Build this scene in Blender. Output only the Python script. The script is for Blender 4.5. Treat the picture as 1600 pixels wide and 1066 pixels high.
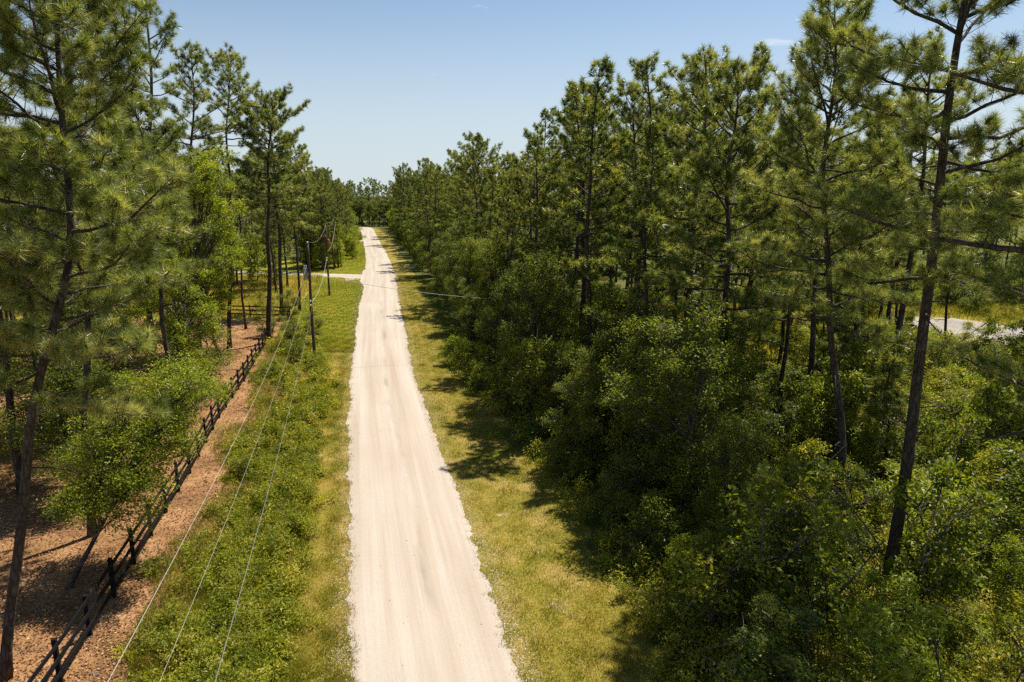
import bpy, math, random
import numpy as np
from mathutils import Vector

# ------------------------------------------------------------------ scene, camera, sky, sun
S = bpy.context.scene
for o in list(bpy.data.objects):
    bpy.data.objects.remove(o)
COL = S.collection
CAM_H = 14.0
cam = bpy.data.cameras.new('camera'); camo = bpy.data.objects.new('camera', cam); COL.objects.link(camo)
cam.sensor_width = 36.0; cam.lens = 36.0 * 1067.0 / 1600.0
cam.clip_start = 0.1; cam.clip_end = 6000
camo.location = (0, 0, CAM_H)
camo.rotation_euler = (math.radians(90 - 12.16), 0, 0)
S.camera = camo

SUN_AZ = 42.0      # degrees clockwise from the view direction (+Y), towards +X
SUN_EL = 62.0
w = bpy.data.worlds.new('World'); S.world = w; w.use_nodes = True
nt = w.node_tree; nt.nodes.clear()
sky = nt.nodes.new('ShaderNodeTexSky'); sky.sky_type = 'NISHITA'; sky.sun_disc = False
sky.sun_elevation = math.radians(SUN_EL); sky.sun_rotation = math.radians(SUN_AZ)
sky.altitude = 50; sky.air_density = 1.0; sky.dust_density = 0.35; sky.ozone_density = 2.0
bg = nt.nodes.new('ShaderNodeBackground'); bg.inputs[1].default_value = 0.063
wo = nt.nodes.new('ShaderNodeOutputWorld')
# clear blue air, and thin torn clouds: noise on a flat cloud layer high above the place
hue = nt.nodes.new('ShaderNodeMix'); hue.data_type = 'RGBA'; hue.blend_type = 'MULTIPLY'; hue.inputs['Factor'].default_value = 1.0
hue.inputs[7].default_value = (.92, 1.0, 1.05, 1)
hs_ = nt.nodes.new('ShaderNodeHueSaturation'); hs_.inputs['Saturation'].default_value = .88; nt.links.new(sky.outputs[0], hs_.inputs['Color']); nt.links.new(hs_.outputs[0], hue.inputs[6])
tcw = nt.nodes.new('ShaderNodeTexCoord'); sx = nt.nodes.new('ShaderNodeSeparateXYZ'); nt.links.new(tcw.outputs['Generated'], sx.inputs[0])
zc = nt.nodes.new('ShaderNodeMath'); zc.operation = 'MAXIMUM'; nt.links.new(sx.outputs[2], zc.inputs[0]); zc.inputs[1].default_value = .03
cb_ = nt.nodes.new('ShaderNodeCombineXYZ')
for k_ in (0, 1):
    dv = nt.nodes.new('ShaderNodeMath'); dv.operation = 'DIVIDE'; nt.links.new(sx.outputs[k_], dv.inputs[0]); nt.links.new(zc.outputs[0], dv.inputs[1]); nt.links.new(dv.outputs[0], cb_.inputs[k_])
cb_.inputs[2].default_value = 4.2
cn = nt.nodes.new('ShaderNodeTexNoise'); cn.inputs['Scale'].default_value = 1.1; cn.inputs['Detail'].default_value = 7; cn.inputs['Roughness'].default_value = .58
nt.links.new(cb_.outputs[0], cn.inputs['Vector'])
cr_ = nt.nodes.new('ShaderNodeValToRGB'); cr_.color_ramp.elements[0].position = .70; cr_.color_ramp.elements[1].position = .84; nt.links.new(cn.outputs['Fac'], cr_.inputs[0])
cl = nt.nodes.new('ShaderNodeMix'); cl.data_type = 'RGBA'; cl.inputs[7].default_value = (8.5, 8.8, 9.2, 1)
hz = nt.nodes.new('ShaderNodeMapRange'); hz.interpolation_type = 'SMOOTHSTEP'; hz.inputs['From Min'].default_value = .0; hz.inputs['From Max'].default_value = .30
hz.inputs['To Min'].default_value = .85; hz.inputs['To Max'].default_value = 0.0; nt.links.new(sx.outputs[2], hz.inputs['Value'])
hm = nt.nodes.new('ShaderNodeMix'); hm.data_type = 'RGBA'; hm.inputs[7].default_value = (5.9, 6.7, 7.2, 1)
nt.links.new(hz.outputs[0], hm.inputs['Factor']); nt.links.new(hue.outputs[2], hm.inputs[6])
nt.links.new(cr_.outputs[0], cl.inputs['Factor']); nt.links.new(hm.outputs[2], cl.inputs[6])
nt.links.new(cl.outputs[2], bg.inputs[0]); nt.links.new(bg.outputs[0], wo.inputs[0])

sl = bpy.data.lights.new('sun', 'SUN'); so = bpy.data.objects.new('sun', sl); COL.objects.link(so)
sl.energy = 5.0; sl.angle = math.radians(0.53); sl.color = (1.0, 0.93, 0.80)
a, e = math.radians(SUN_AZ), math.radians(SUN_EL)
sd = Vector((math.sin(a) * math.cos(e), math.cos(a) * math.cos(e), math.sin(e)))
so.rotation_euler = sd.to_track_quat('Z', 'Y').to_euler()
so.location = (60, 60, 80)

S.view_settings.view_transform = 'Standard'; S.view_settings.look = 'None'
S.view_settings.exposure = 0.82; S.view_settings.gamma = 1.0
S.view_settings.use_curve_mapping = False
S.render.engine = 'CYCLES'
cy = S.cycles
cy.max_bounces = 4; cy.diffuse_bounces = 2; cy.glossy_bounces = 1; cy.transmission_bounces = 2
cy.transparent_max_bounces = 4; cy.caustics_reflective = False; cy.caustics_refractive = False
cy.use_denoising = False
cy.sample_clamp_indirect = 6.0

# ------------------------------------------------------------------ helpers
def rngf(seed): return np.random.default_rng(seed)

class MB:
    """collects vertices, faces and a per-vertex tint; build() links ONE mesh object"""
    def __init__(s): s.v = []; s.f = []; s.t = []; s.n = 0; s.uv = None
    def add(s, v, faces, tint=None):
        v = np.asarray(v, dtype=np.float32).reshape(-1, 3)
        if not isinstance(faces, list): faces = [faces]
        for f in faces:
            s.f.append(np.asarray(f, dtype=np.int32) + s.n)
        s.v.append(v)
        if tint is None: tint = 0.5
        s.t.append(np.broadcast_to(np.asarray(tint, dtype=np.float32), (len(v),)).astype(np.float32))
        s.n += len(v)
    def box(s, c, size, rz=0.0, tint=None, taper=1.0):
        x, y, z = [q / 2 for q in size]
        v = np.array([[-x,-y,-z],[x,-y,-z],[x,y,-z],[-x,y,-z],[-x*taper,-y*taper,z],[x*taper,-y*taper,z],[x*taper,y*taper,z],[-x*taper,y*taper,z]])
        cs, sn = math.cos(rz), math.sin(rz)
        v = np.stack([v[:,0]*cs - v[:,1]*sn, v[:,0]*sn + v[:,1]*cs, v[:,2]], 1) + np.array(c)
        s.add(v, np.array([[0,3,2,1],[4,5,6,7],[0,1,5,4],[1,2,6,5],[2,3,7,6],[3,0,4,7]]), tint)
    def bar(s, p0, p1, wd, ht, tint=None):
        """rectangular board between two points; wd horizontal thickness, ht vertical"""
        p0 = np.array(p0, float); p1 = np.array(p1, float); d = p1 - p0; d /= np.linalg.norm(d)
        side = np.cross(d, [0, 0, 1]); side /= np.linalg.norm(side); up = np.cross(side, d)
        q = [(-1,-1),(1,-1),(1,1),(-1,1)]
        v = [p + side*a*wd/2 + up*b*ht/2 for p in (p0, p1) for a, b in q]
        s.add(v, np.array([[0,1,2,3],[7,6,5,4],[0,4,5,1],[1,5,6,2],[2,6,7,3],[3,7,4,0]]), tint)
    def tube(s, path, rad, k=8, tint=None, cap=True, rough=0.0, rng=None):
        path = np.asarray(path, float); n = len(path); rad = np.broadcast_to(np.asarray(rad, float), (n,))
        tg = np.gradient(path, axis=0); tg /= np.linalg.norm(tg, axis=1)[:, None] + 1e-9
        md = path[-1] - path[0]; md /= np.linalg.norm(md) + 1e-9
        ref = np.array([1., 0, 0]) if abs(md[2]) > .75 else np.array([0, 0, 1.])
        u = np.cross(tg, ref); u /= np.linalg.norm(u, axis=1)[:, None] + 1e-9
        w_ = np.cross(tg, u)
        an = np.linspace(0, 2*np.pi, k, endpoint=False)
        rr = rad[:, None] * np.ones((1, k))
        if rough and rng is not None: rr = rr * (1 + rough * rng.standard_normal(rr.shape))
        v = path[:, None, :] + rr[:, :, None] * (np.cos(an)[None, :, None]*u[:, None, :] + np.sin(an)[None, :, None]*w_[:, None, :])
        i = np.arange(n-1)[:, None]*k; j = np.arange(k)[None, :]; j2 = (j+1) % k
        f = np.stack([i+j, i+j2, i+k+j2, i+k+j], -1).reshape(-1, 4)
        fs = [f]
        if cap: fs += [np.array([list(range(k))[::-1]]), np.array([[ (n-1)*k+q for q in range(k)]])]
        s.add(v.reshape(-1, 3), fs, tint)
    def sticks(s, p0, p1, r0, r1, tint=None):
        """many 3-sided twigs at once"""
        p0 = np.asarray(p0, float); p1 = np.asarray(p1, float); m = len(p0)
        if m == 0: return
        d = p1 - p0; d /= np.linalg.norm(d, axis=1)[:, None] + 1e-9
        ref = np.where(np.abs(d[:, 2:3]) > .8, np.array([[1., 0, 0]]), np.array([[0, 0, 1.]]))
        u = np.cross(d, ref); u /= np.linalg.norm(u, axis=1)[:, None] + 1e-9
        w_ = np.cross(d, u)
        r0 = np.broadcast_to(r0, (m,)); r1 = np.broadcast_to(r1, (m,))
        vs = []
        for p, r in ((p0, r0), (p1, r1)):
            for q in range(3):
                an = q*2*np.pi/3
                vs.append(p + r[:, None]*(math.cos(an)*u + math.sin(an)*w_))
        v = np.stack(vs, 1).reshape(-1, 3)
        b = np.arange(m)[:, None, None]*6
        f = b + np.array([[0,1,4,3],[1,2,5,4],[2,0,3,5]])[None]
        s.add(v, f.reshape(-1, 4), tint)
    def mesh(s, name, smooth=False):
        v = np.concatenate(s.v) if s.v else np.zeros((0, 3), np.float32)
        me = bpy.data.meshes.new(name)
        me.vertices.add(len(v)); me.vertices.foreach_set('co', v.ravel())
        loops = np.concatenate([f.ravel() for f in s.f])
        tot = np.concatenate([np.full(len(f), f.shape[1], np.int32) for f in s.f])
        st = np.concatenate([[0], np.cumsum(tot)[:-1]]).astype(np.int32)
        me.loops.add(len(loops)); me.loops.foreach_set('vertex_index', loops)
        me.polygons.add(len(tot)); me.polygons.foreach_set('loop_start', st)
        at = me.attributes.new('tint', 'FLOAT', 'POINT'); at.data.foreach_set('value', np.concatenate(s.t))
        if s.uv is not None:
            ul = me.uv_layers.new(name='lane'); ul.data.foreach_set('uv', np.asarray(s.uv, np.float32)[loops].ravel())
        me.update(calc_edges=True)
        me.polygons.foreach_set('use_smooth', np.full(len(tot), bool(smooth)))
        return me
    def build(s, name, mat, parent=None, smooth=False):
        me = s.mesh(name, smooth); me.materials.append(mat)
        return link(name, me, parent)

def link(name, me, parent=None):
    o = bpy.data.objects.new(name, me); COL.objects.link(o)
    if parent is not None: o.parent = parent
    return o

def tag(o, label=None, cat=None, group=None, kind=None):
    for k, v in (('label', label), ('category', cat), ('group', group), ('kind', kind)):
        if v: o[k] = v
    return o

def empty(name, loc=(0, 0, 0), rz=0.0):
    o = bpy.data.objects.new(name, None); COL.objects.link(o)
    o.location = loc; o.rotation_euler = (0, 0, rz); o.empty_display_size = .3
    return o

def copy_tree(o, parent=None):
    c = o.copy(); COL.objects.link(c); c.parent = parent
    for ch in list(o.children): copy_tree(ch, c)
    return c

def wob(seed, amps, freqs):
    r = random.Random(seed); ph = [r.uniform(0, 6.28) for _ in amps]
    return lambda y: sum(A*np.sin(f*np.asarray(y, float)+p) for A, f, p in zip(amps, freqs, ph))
def rag(seed, amps, steps):
    """ragged outline: random values every few steps, no period"""
    r = rngf(seed); tb = [r.normal(0, 1, 9000) for _ in amps]
    return lambda y: sum(A*np.interp((np.asarray(y, float)+60)/st, np.arange(9000), t_) for A, st, t_ in zip(amps, steps, tb))

# ------------------------------------------------------------------ materials
def mat(name):
    m = bpy.data.materials.new(name); m.use_nodes = True
    t = m.node_tree; t.nodes.clear()
    out = t.nodes.new('ShaderNodeOutputMaterial')
    return m, t, out
def N(t, kind, **kw):
    n = t.nodes.new('ShaderNode' + kind)
    for k, v in kw.items():
        if k.startswith('i_'):
            key = k[2:]; n.inputs[int(key) if key.isdigit() else key].default_value = v
        else: setattr(n, k, v)
    return n
def L(t, a, b): t.links.new(a, b)
def ramp(t, src, stops, interp='LINEAR'):
    r = t.nodes.new('ShaderNodeValToRGB'); r.color_ramp.interpolation = interp
    el = r.color_ramp.elements
    while len(el) < len(stops): el.new(0.5)
    for q, (p, c) in zip(el, stops):
        q.position = p; q.color = (*c, 1) if len(c) == 3 else c
    L(t, src, r.inputs[0]); return r.outputs[0]
def mixc(t, fac, a, b, mode='MIX'):
    m = t.nodes.new('ShaderNodeMix'); m.data_type = 'RGBA'; m.blend_type = mode
    for sock, v in ((m.inputs['Factor'], fac), (m.inputs[6], a), (m.inputs[7], b)):
        if hasattr(v, 'links'): L(t, v, sock)
        else: sock.default_value = v if not isinstance(v, tuple) or len(v) == 4 else (*v, 1)
    return m.outputs[2]
def noise(t, vec, scale, detail=4.0, rough=.55, dist=0.0):
    n = N(t, 'TexNoise'); n.inputs['Scale'].default_value = scale; n.inputs['Detail'].default_value = detail
    n.inputs['Roughness'].default_value = rough; n.inputs['Distortion'].default_value = dist
    if vec is not None: L(t, vec, n.inputs['Vector'])
    return n.outputs['Fac']
def mapping(t, vec, scale=(1, 1, 1), loc=(0, 0, 0)):
    m = N(t, 'Mapping'); m.inputs['Scale'].default_value = scale; m.inputs['Location'].default_value = loc
    L(t, vec, m.inputs['Vector']); return m.outputs[0]
def bump(t, h, strength, dist=.02):
    b = N(t, 'Bump'); b.inputs['Strength'].default_value = strength; b.inputs['Distance'].default_value = dist
    L(t, h, b.inputs['Height']); return b.outputs[0]

def leaf_mat(name, stops, trans=.4, rough=.45, spec=.4, tcol=1.6):
    m, t, out = mat(name)
    at = N(t, 'Attribute', attribute_name='tint')
    oi = N(t, 'ObjectInfo')
    ad = N(t, 'Math', operation='MULTIPLY_ADD'); L(t, oi.outputs['Random'], ad.inputs[0]); ad.inputs[1].default_value = .26; ad.inputs[2].default_value = -.13
    s2 = N(t, 'Math', operation='ADD', use_clamp=True); L(t, at.outputs['Fac'], s2.inputs[0]); L(t, ad.outputs[0], s2.inputs[1])
    c = ramp(t, s2.outputs[0], stops)
    p = N(t, 'BsdfPrincipled'); L(t, c, p.inputs['Base Color']); p.inputs['Roughness'].default_value = rough
    p.inputs['Specular IOR Level'].default_value = spec
    tr = N(t, 'BsdfTranslucent')
    tc = mixc(t, 1.0, c, (tcol*1.08, tcol, tcol*.36), 'MULTIPLY'); L(t, tc, tr.inputs['Color'])
    mx = N(t, 'MixShader'); mx.inputs[0].default_value = trans
    L(t, p.outputs[0], mx.inputs[1]); L(t, tr.outputs[0], mx.inputs[2]); L(t, mx.outputs[0], out.inputs[0])
    return m

M = {}
M['needle'] = leaf_mat('pine_needles', [(0, (.045, .066, .014)), (.45, (.13, .165, .034)), (.8, (.25, .285, .080)), (1, (.37, .37, .15))], .45, .36, .6)
M['needle_far'] = leaf_mat('pine_needles_distant', [(0, (.034, .056, .011)), (.5, (.115, .152, .026)), (.85, (.24, .262, .055)), (1, (.33, .31, .09))], .46, .42, .5)
M['oak'] = leaf_mat('oak_leaves', [(0, (.03, .056, .007)), (.5, (.125, .162, .012)), (.85, (.23, .255, .024)), (1, (.34, .33, .06))], .46, .46, .36)
M['bright'] = leaf_mat('young_leaves', [(0, (.08, .125, .010)), (.5, (.215, .26, .015)), (1, (.38, .39, .04))], .48, .42, .35)
M['dark'] = leaf_mat('holly_leaves', [(0, (.028, .052, .008)), (.5, (.108, .142, .015)), (.9, (.225, .24, .03)), (1, (.30, .28, .06))], .42, .44, .42)
M['weed'] = leaf_mat('weed_leaves', [(0, (.06, .09, .008)), (.5, (.20, .228, .013)), (.85, (.34, .335, .03)), (1, (.50, .41, .11))], .45, .5, .3)
M['grass'] = leaf_mat('grass_blades', [(0, (.08, .115, .009)), (.4, (.185, .195, .014)), (.75, (.32, .265, .03)), (1, (.55, .39, .15))], .35, .55, .2, 1.3)
M['litter'] = leaf_mat('fallen_leaves', [(0, (.06, .026, .010)), (.35, (.20, .098, .040)), (.7, (.37, .195, .083)), (1, (.58, .39, .21))], .12, .6, .2, 1.0)

def bark_mat(name, c0, c1, c2, scale=1.0):
    m, t, out = mat(name)
    tc = N(t, 'TexCoord'); v = mapping(t, tc.outputs['Object'], (scale*9, scale*9, scale*2.2))
    vo = N(t, 'TexVoronoi', feature='DISTANCE_TO_EDGE'); L(t, v, vo.inputs['Vector']); vo.inputs['Scale'].default_value = 1.0
    n1 = noise(t, tc.outputs['Object'], 3.0, 5); n2 = noise(t, tc.outputs['Object'], 28.0, 4)
    c = ramp(t, n1, [(.3, c0), (.55, c1), (.75, c2)])
    cr = ramp(t, vo.outputs['Distance'], [(0, (.25, .22, .2)), (.18, (1, 1, 1))])
    c = mixc(t, .75, c, cr, 'MULTIPLY'); c = mixc(t, .35, c, ramp(t, n2, [(.3, (.5, .5, .5)), (.7, (1.3, 1.3, 1.3))]), 'MULTIPLY')
    p = N(t, 'BsdfPrincipled'); L(t, c, p.inputs['Base Color']); p.inputs['Roughness'].default_value = .9; p.inputs['Specular IOR Level'].default_value = .2
    L(t, bump(t, vo.outputs['Distance'], .8, .05), p.inputs['Normal']); L(t, p.outputs[0], out.inputs[0]); return m
M['bark'] = bark_mat('pine_bark', (.05, .038, .031), (.09, .070, .057), (.16, .132, .112))
M['bark_oak'] = bark_mat('oak_bark', (.06, .048, .04), (.11, .092, .078), (.20, .18, .155), 1.4)
M['twig'] = bark_mat('bare_twigs', (.16, .13, .11), (.27, .24, .21), (.36, .33, .29), 3)

def simple_mat(name, col, rough=.6, var=.25, scale=6.0, spec=.3, metal=0.0, grain=None):
    m, t, out = mat(name)
    tc = N(t, 'TexCoord'); v = tc.outputs['Object']
    if grain: v = mapping(t, v, grain)
    n = noise(t, v, scale, 6, .65)
    c = ramp(t, n, [(.25, tuple(q*(1-var) for q in col)), (.75, tuple(min(1, q*(1+var)) for q in col))])
    p = N(t, 'BsdfPrincipled'); L(t, c, p.inputs['Base Color']); p.inputs['Roughness'].default_value = rough
    p.inputs['Specular IOR Level'].default_value = spec; p.inputs['Metallic'].default_value = metal
    L(t, bump(t, n, .15, .01), p.inputs['Normal']); L(t, p.outputs[0], out.inputs[0]); return m
M['fence'] = simple_mat('black_fence_paint', (.010, .010, .0115), .75, .4, 5, .08, 0, (1, 1, 6))
M['pole'] = simple_mat('weathered_pole_wood', (.085, .062, .045), .85, .4, 9, .2, 0, (6, 6, .6))
M['metal'] = simple_mat('galvanised_metal', (.36, .37, .38), .45, .15, 8, .5, .5)
M['rust'] = simple_mat('rusty_metal', (.28, .10, .06), .7, .4, 8, .3)
M['porcelain'] = simple_mat('insulator_glaze', (.55, .53, .5), .25, .1, 3, .5)
M['wire_light'] = simple_mat('bright_aluminium_wire', (.34, .32, .28), .5, .1, 4, .4, .2)
M['wire_dark'] = simple_mat('dark_insulated_wire', (.17, .17, .17), .5, .2, 4, .4)
M['plastic'] = simple_mat('black_plastic', (.018, .018, .019), .4, .2, 4, .45)
M['rubber'] = simple_mat('tyre_rubber', (.02, .02, .02), .8, .2, 8, .2)
M['wall_white'] = simple_mat('cream_siding', (.72, .67, .58), .7, .07, 4, .2)
M['roof'] = simple_mat('pale_metal_roof', (.52, .54, .56), .45, .1, 3, .5)
M['shed'] = simple_mat('tan_shed_boards', (.36, .25, .16), .8, .25, 6, .2, 0, (8, 8, .7))
M['dark_open'] = simple_mat('dark_brown_door_and_opening', (.06, .045, .035), .7, .2, 4, .2)
M['trim'] = simple_mat('white_trim', (.78, .77, .74), .6, .05, 4, .3)
m, t, out = mat('window_glass'); p = N(t, 'BsdfPrincipled'); p.inputs['Base Color'].default_value = (.03, .04, .05, 1); p.inputs['Roughness'].default_value = .06
L(t, p.outputs[0], out.inputs[0]); M['glass'] = m

def soil_mat(name, cols, scale, fine, green=None, gscale=.35, gthr=(.5, .62), bstr=.5):
    """mottled ground: cols three tones; optional patches of another colour with an outline of their own"""
    m, t, out = mat(name)
    g = N(t, 'NewGeometry'); v = g.outputs['Position']
    n1 = noise(t, v, scale, 6, .65, .4); n2 = noise(t, v, fine, 5, .7); n3 = noise(t, v, fine*4.3, 3, .7)
    c = ramp(t, n1, [(.3, cols[0]), (.5, cols[1]), (.7, cols[2])])
    if green is not None:
        n4 = noise(t, v, gscale, 5, .65, .6)
        c = mixc(t, ramp(t, n4, [(gthr[0], (0, 0, 0)), (gthr[1], (1, 1, 1))]), c, green)
    c = mixc(t, .8, c, ramp(t, n2, [(.25, (.45, .45, .45)), (.75, (1.55, 1.5, 1.45))]), 'MULTIPLY')
    c = mixc(t, .55, c, ramp(t, n3, [(.3, (.5, .5, .5)), (.7, (1.5, 1.5, 1.5))]), 'MULTIPLY')
    p = N(t, 'BsdfPrincipled'); L(t, c, p.inputs['Base Color']); p.inputs['Roughness'].default_value = .95; p.inputs['Specular IOR Level'].default_value = .1
    L(t, bump(t, n2, bstr, .08), p.inputs['Normal']); L(t, p.outputs[0], out.inputs[0]); return m
M['floor'] = soil_mat('forest_floor', [(.05, .045, .018), (.085, .08, .025), (.14, .115, .045)], .5, 7, (.075, .10, .016), .3, (.42, .58))
M['litter_soil'] = soil_mat('leaf_litter_ground', [(.12, .065, .032), (.23, .125, .058), (.35, .205, .105)], .45, 9, (.17, .145, .03), .16, (.55, .68))
M['lawn'] = soil_mat('mown_lawn', [(.095, .13, .009), (.165, .18, .014), (.26, .21, .024)], .16, 6, (.34, .235, .045), .35, (.56, .72))
M['verge'] = soil_mat('rough_verge', [(.11, .115, .014), (.20, .165, .03), (.32, .23, .08)], .5, 9, (.42, .33, .21), .55, (.62, .72))
M['weedsoil'] = soil_mat('weedy_ground', [(.07, .07, .012), (.16, .11, .03), (.28, .16, .06)], .6, 7, (.12, .12, .014), .4)
M['meadow'] = soil_mat('dry_meadow', [(.13, .135, .018), (.24, .19, .035), (.36, .225, .07)], .1, 4, (.14, .16, .014), .12, (.52, .62))
M['dirtpit'] = soil_mat('pale_dry_sand', [(.20, .18, .165), (.26, .24, .22), (.32, .295, .275)], .25, 3, None, bstr=.2)

M['crumb'] = soil_mat('sand_crumbs', [(.33, .27, .215), (.40, .345, .29), (.47, .42, .37)], 2, 9, None, bstr=.1)
def road_material():
    m, t, out = mat('white_sand_road')
    uv = N(t, 'UVMap', uv_map='lane'); v = uv.outputs[0]     # u = metres across, v = metres along
    g = N(t, 'NewGeometry'); pos = g.outputs['Position']
    st1 = noise(t, mapping(t, v, (1.2, .03, 1)), 1.0, 5, .6, .35)
    st2 = noise(t, mapping(t, v, (9.0, .10, 1), (3.1, 7, 0)), 1.0, 4, .65, .3)
    st3 = noise(t, mapping(t, v, (26.0, .25, 1), (1, 3, 0)), 1.0, 3, .6)
    big = noise(t, pos, .13, 4, .6); fin = noise(t, pos, 14, 6, .7); grit = noise(t, pos, 55, 3, .7)
    c = ramp(t, st1, [(.3, (.335, .28, .232)), (.5, (.395, .346, .302)), (.72, (.445, .408, .37))])
    c = mixc(t, .26, c, ramp(t, st2, [(.3, (.80, .75, .68)), (.65, (1.06, 1.06, 1.06))]), 'MULTIPLY')
    c = mixc(t, .2, c, ramp(t, st3, [(.3, (.86, .84, .81)), (.65, (1.05, 1.05, 1.05))]), 'MULTIPLY')
    c = mixc(t, .5, c, ramp(t, big, [(.35, (.90, .87, .83)), (.65, (1.04, 1.03, 1.02))]), 'MULTIPLY')
    # darker worn wheel lines and oily smudges with their own shape
    sep = N(t, 'SeparateXYZ'); L(t, v, sep.inputs[0])
    wn = noise(t, mapping(t, v, (.02, .05, 1), (9, 2, 0)), 1.0, 3)
    off = N(t, 'Math', operation='MULTIPLY_ADD'); L(t, wn, off.inputs[0]); off.inputs[1].default_value = 1.2; off.inputs[2].default_value = -.35
    du = N(t, 'Math', operation='SUBTRACT'); L(t, sep.outputs[0], du.inputs[0]); L(t, off.outputs[0], du.inputs[1])
    ab = N(t, 'Math', operation='ABSOLUTE'); L(t, du.outputs[0], ab.inputs[0])
    band = ramp(t, ab.outputs[0], [(0, (1, 1, 1)), (.32, (0, 0, 0))])
    for ru, rw in ((-1.15, .34), (.62, .38)):
        rn = noise(t, mapping(t, v, (.05, .045, 1), (ru*7, ru, 0)), 1.0, 3)
        ro = N(t, 'Math', operation='MULTIPLY_ADD'); L(t, rn, ro.inputs[0]); ro.inputs[1].default_value = 1.0; ro.inputs[2].default_value = ru-.5
        rd = N(t, 'Math', operation='SUBTRACT'); L(t, sep.outputs[0], rd.inputs[0]); L(t, ro.outputs[0], rd.inputs[1])
        ra = N(t, 'Math', operation='ABSOLUTE'); L(t, rd.outputs[0], ra.inputs[0])
        rm = ramp(t, ra.outputs[0], [(0, (1, 1, 1)), (rw, (0, 0, 0))]); rk = noise(t, mapping(t, v, (2.5, .12, 1), (ru, 4, 0)), 1.0, 4, .65)
        rx = N(t, 'Math', operation='MULTIPLY'); L(t, rm, rx.inputs[0]); L(t, ramp(t, rk, [(.35, (.12, .12, .12)), (.7, (.62, .62, .62))]), rx.inputs[1])
        c = mixc(t, rx.outputs[0], c, (.31, .25, .19))
    sm = noise(t, mapping(t, v, (.7, .16, 1), (5, 1.7, 0)), 1.0, 4, .6)
    smr = ramp(t, sm, [(.48, (0, 0, 0)), (.75, (1, 1, 1))])
    mk = N(t, 'Math', operation='MULTIPLY'); L(t, band, mk.inputs[0]); L(t, smr, mk.inputs[1])
    c = mixc(t, mk.outputs[0], c, (.225, .185, .145))
    c = mixc(t, .5, c, ramp(t, fin, [(.28, (.82, .80, .78)), (.6, (1.04, 1.04, 1.04))]), 'MULTIPLY')
    c = mixc(t, .35, c, ramp(t, grit, [(.25, (.7, .68, .66)), (.6, (1.06, 1.06, 1.06))]), 'MULTIPLY')
    p = N(t, 'BsdfPrincipled'); L(t, c, p.inputs['Base Color']); p.inputs['Roughness'].default_value = .92; p.inputs['Specular IOR Level'].default_value = .15
    hs = N(t, 'Math', operation='ADD'); L(t, st2, hs.inputs[0]); L(t, fin, hs.inputs[1])
    L(t, bump(t, hs.outputs[0], .35, .03), p.inputs['Normal']); L(t, p.outputs[0], out.inputs[0]); return m
M['road'] = road_material()

# ------------------------------------------------------------------ plan of the place (metres; +Y along the view)
CY = np.array([-40, -10, 0, 17.5, 23.2, 31, 43, 57, 85, 117, 150, 195, 217, 250, 281, 300])
CX = np.array([11.5, 4.4, 2.0, -2.2, -3.6, -5.4, -8.2, -11.2, -16.7, -22.5, -29.4, -39.5, -44.6, -52, -59, -63.5])
def cx(y): return np.interp(y, CY, CX)
_k = np.exp(-np.linspace(-2, 2, 41)**2); _k /= _k.sum()
_gy = np.arange(-60, 320, .5); _gx = np.convolve(np.pad(np.interp(_gy, CY, CX), 20, mode='reflect', reflect_type='odd'), _k, 'valid')
def cx(y): return np.interp(y, _gy, _gx)
FY = np.array([-10, 10, 17.5, 21.7, 26.3, 33.2, 42, 51.5, 66, 76])
FX = np.array([-9.5, -11.9, -13.2, -14.1, -15.1, -16.6, -18.8, -20.7, -24.0, -26.4])
def fx(y): return np.interp(y, FY, FX)

def strip(name, ys, xl, xr, z, material, cols=6, uvc=None, kind='structure', dome=0.0):
    ys = np.asarray(ys, float); n = len(ys); l = xl(ys); r = xr(ys)
    s = np.linspace(0, 1, cols+1)
    X = l[:, None] + (r-l)[:, None]*s[None]; Y = np.repeat(ys[:, None], cols+1, 1)
    Z = np.full_like(X, z) + dome*(1-(2*s-1)**2)[None]
    b = MB(); i = np.arange(n-1)[:, None]*(cols+1); j = np.arange(cols)[None]
    f = np.stack([i+j, i+j+1, i+cols+2+j, i+cols+1+j], -1).reshape(-1, 4)
    b.add(np.stack([X, Y, Z], -1).reshape(-1, 3), f)
    if uvc is not None: b.uv = np.stack([X-uvc(ys)[:, None], Y], -1).reshape(-1, 2)
    o = b.build(name, material); tag(o, kind=kind); return o

def ysteps(a, b, d0=.16, g=.006):
    out = [a]
    while out[-1] < b: out.append(out[-1] + max(d0, g*max(0, out[-1])))
    out[-1] = b
    return np.array(out)

# the one ground sheet, to the horizon
b = MB()
b.add([[-3000, -600, -.02], [3000, -600, -.02], [3000, 4000, -.02], [-3000, 4000, -.02]], np.array([[0, 1, 2, 3]]))
tag(b.build('ground', M['floor']), kind='structure')

wa = rag(1, [.09, .05, .05, .05], [8.0, 1.6, .5, .17]); wb = rag(2, [.10, .06, .05, .05], [9.0, 1.8, .5, .17])
wc = rag(3, [.7, .4, .25, .12], [5, 2, .8, .3]); wd = rag(4, [.7, .45, .25, .12], [6, 2.2, .9, .3])
HW = 2.55
hw_l = lambda y: cx(y) - HW + wa(y)*np.interp(y, [0, 60, 300], [1, 1, .6]) - np.interp(y, [104, 112, 124, 130], [0, .9, .9, 0])
hw_r = lambda y: cx(y) + HW + wb(y)*np.interp(y, [0, 60, 300], [1, 1, .6])
ys = ysteps(-40, 289)
tag(strip('road', ys, hw_l, hw_r, .016, M['road'], 10, cx, dome=.05), 'pale sand road running straight away into the pines', 'road')
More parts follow.
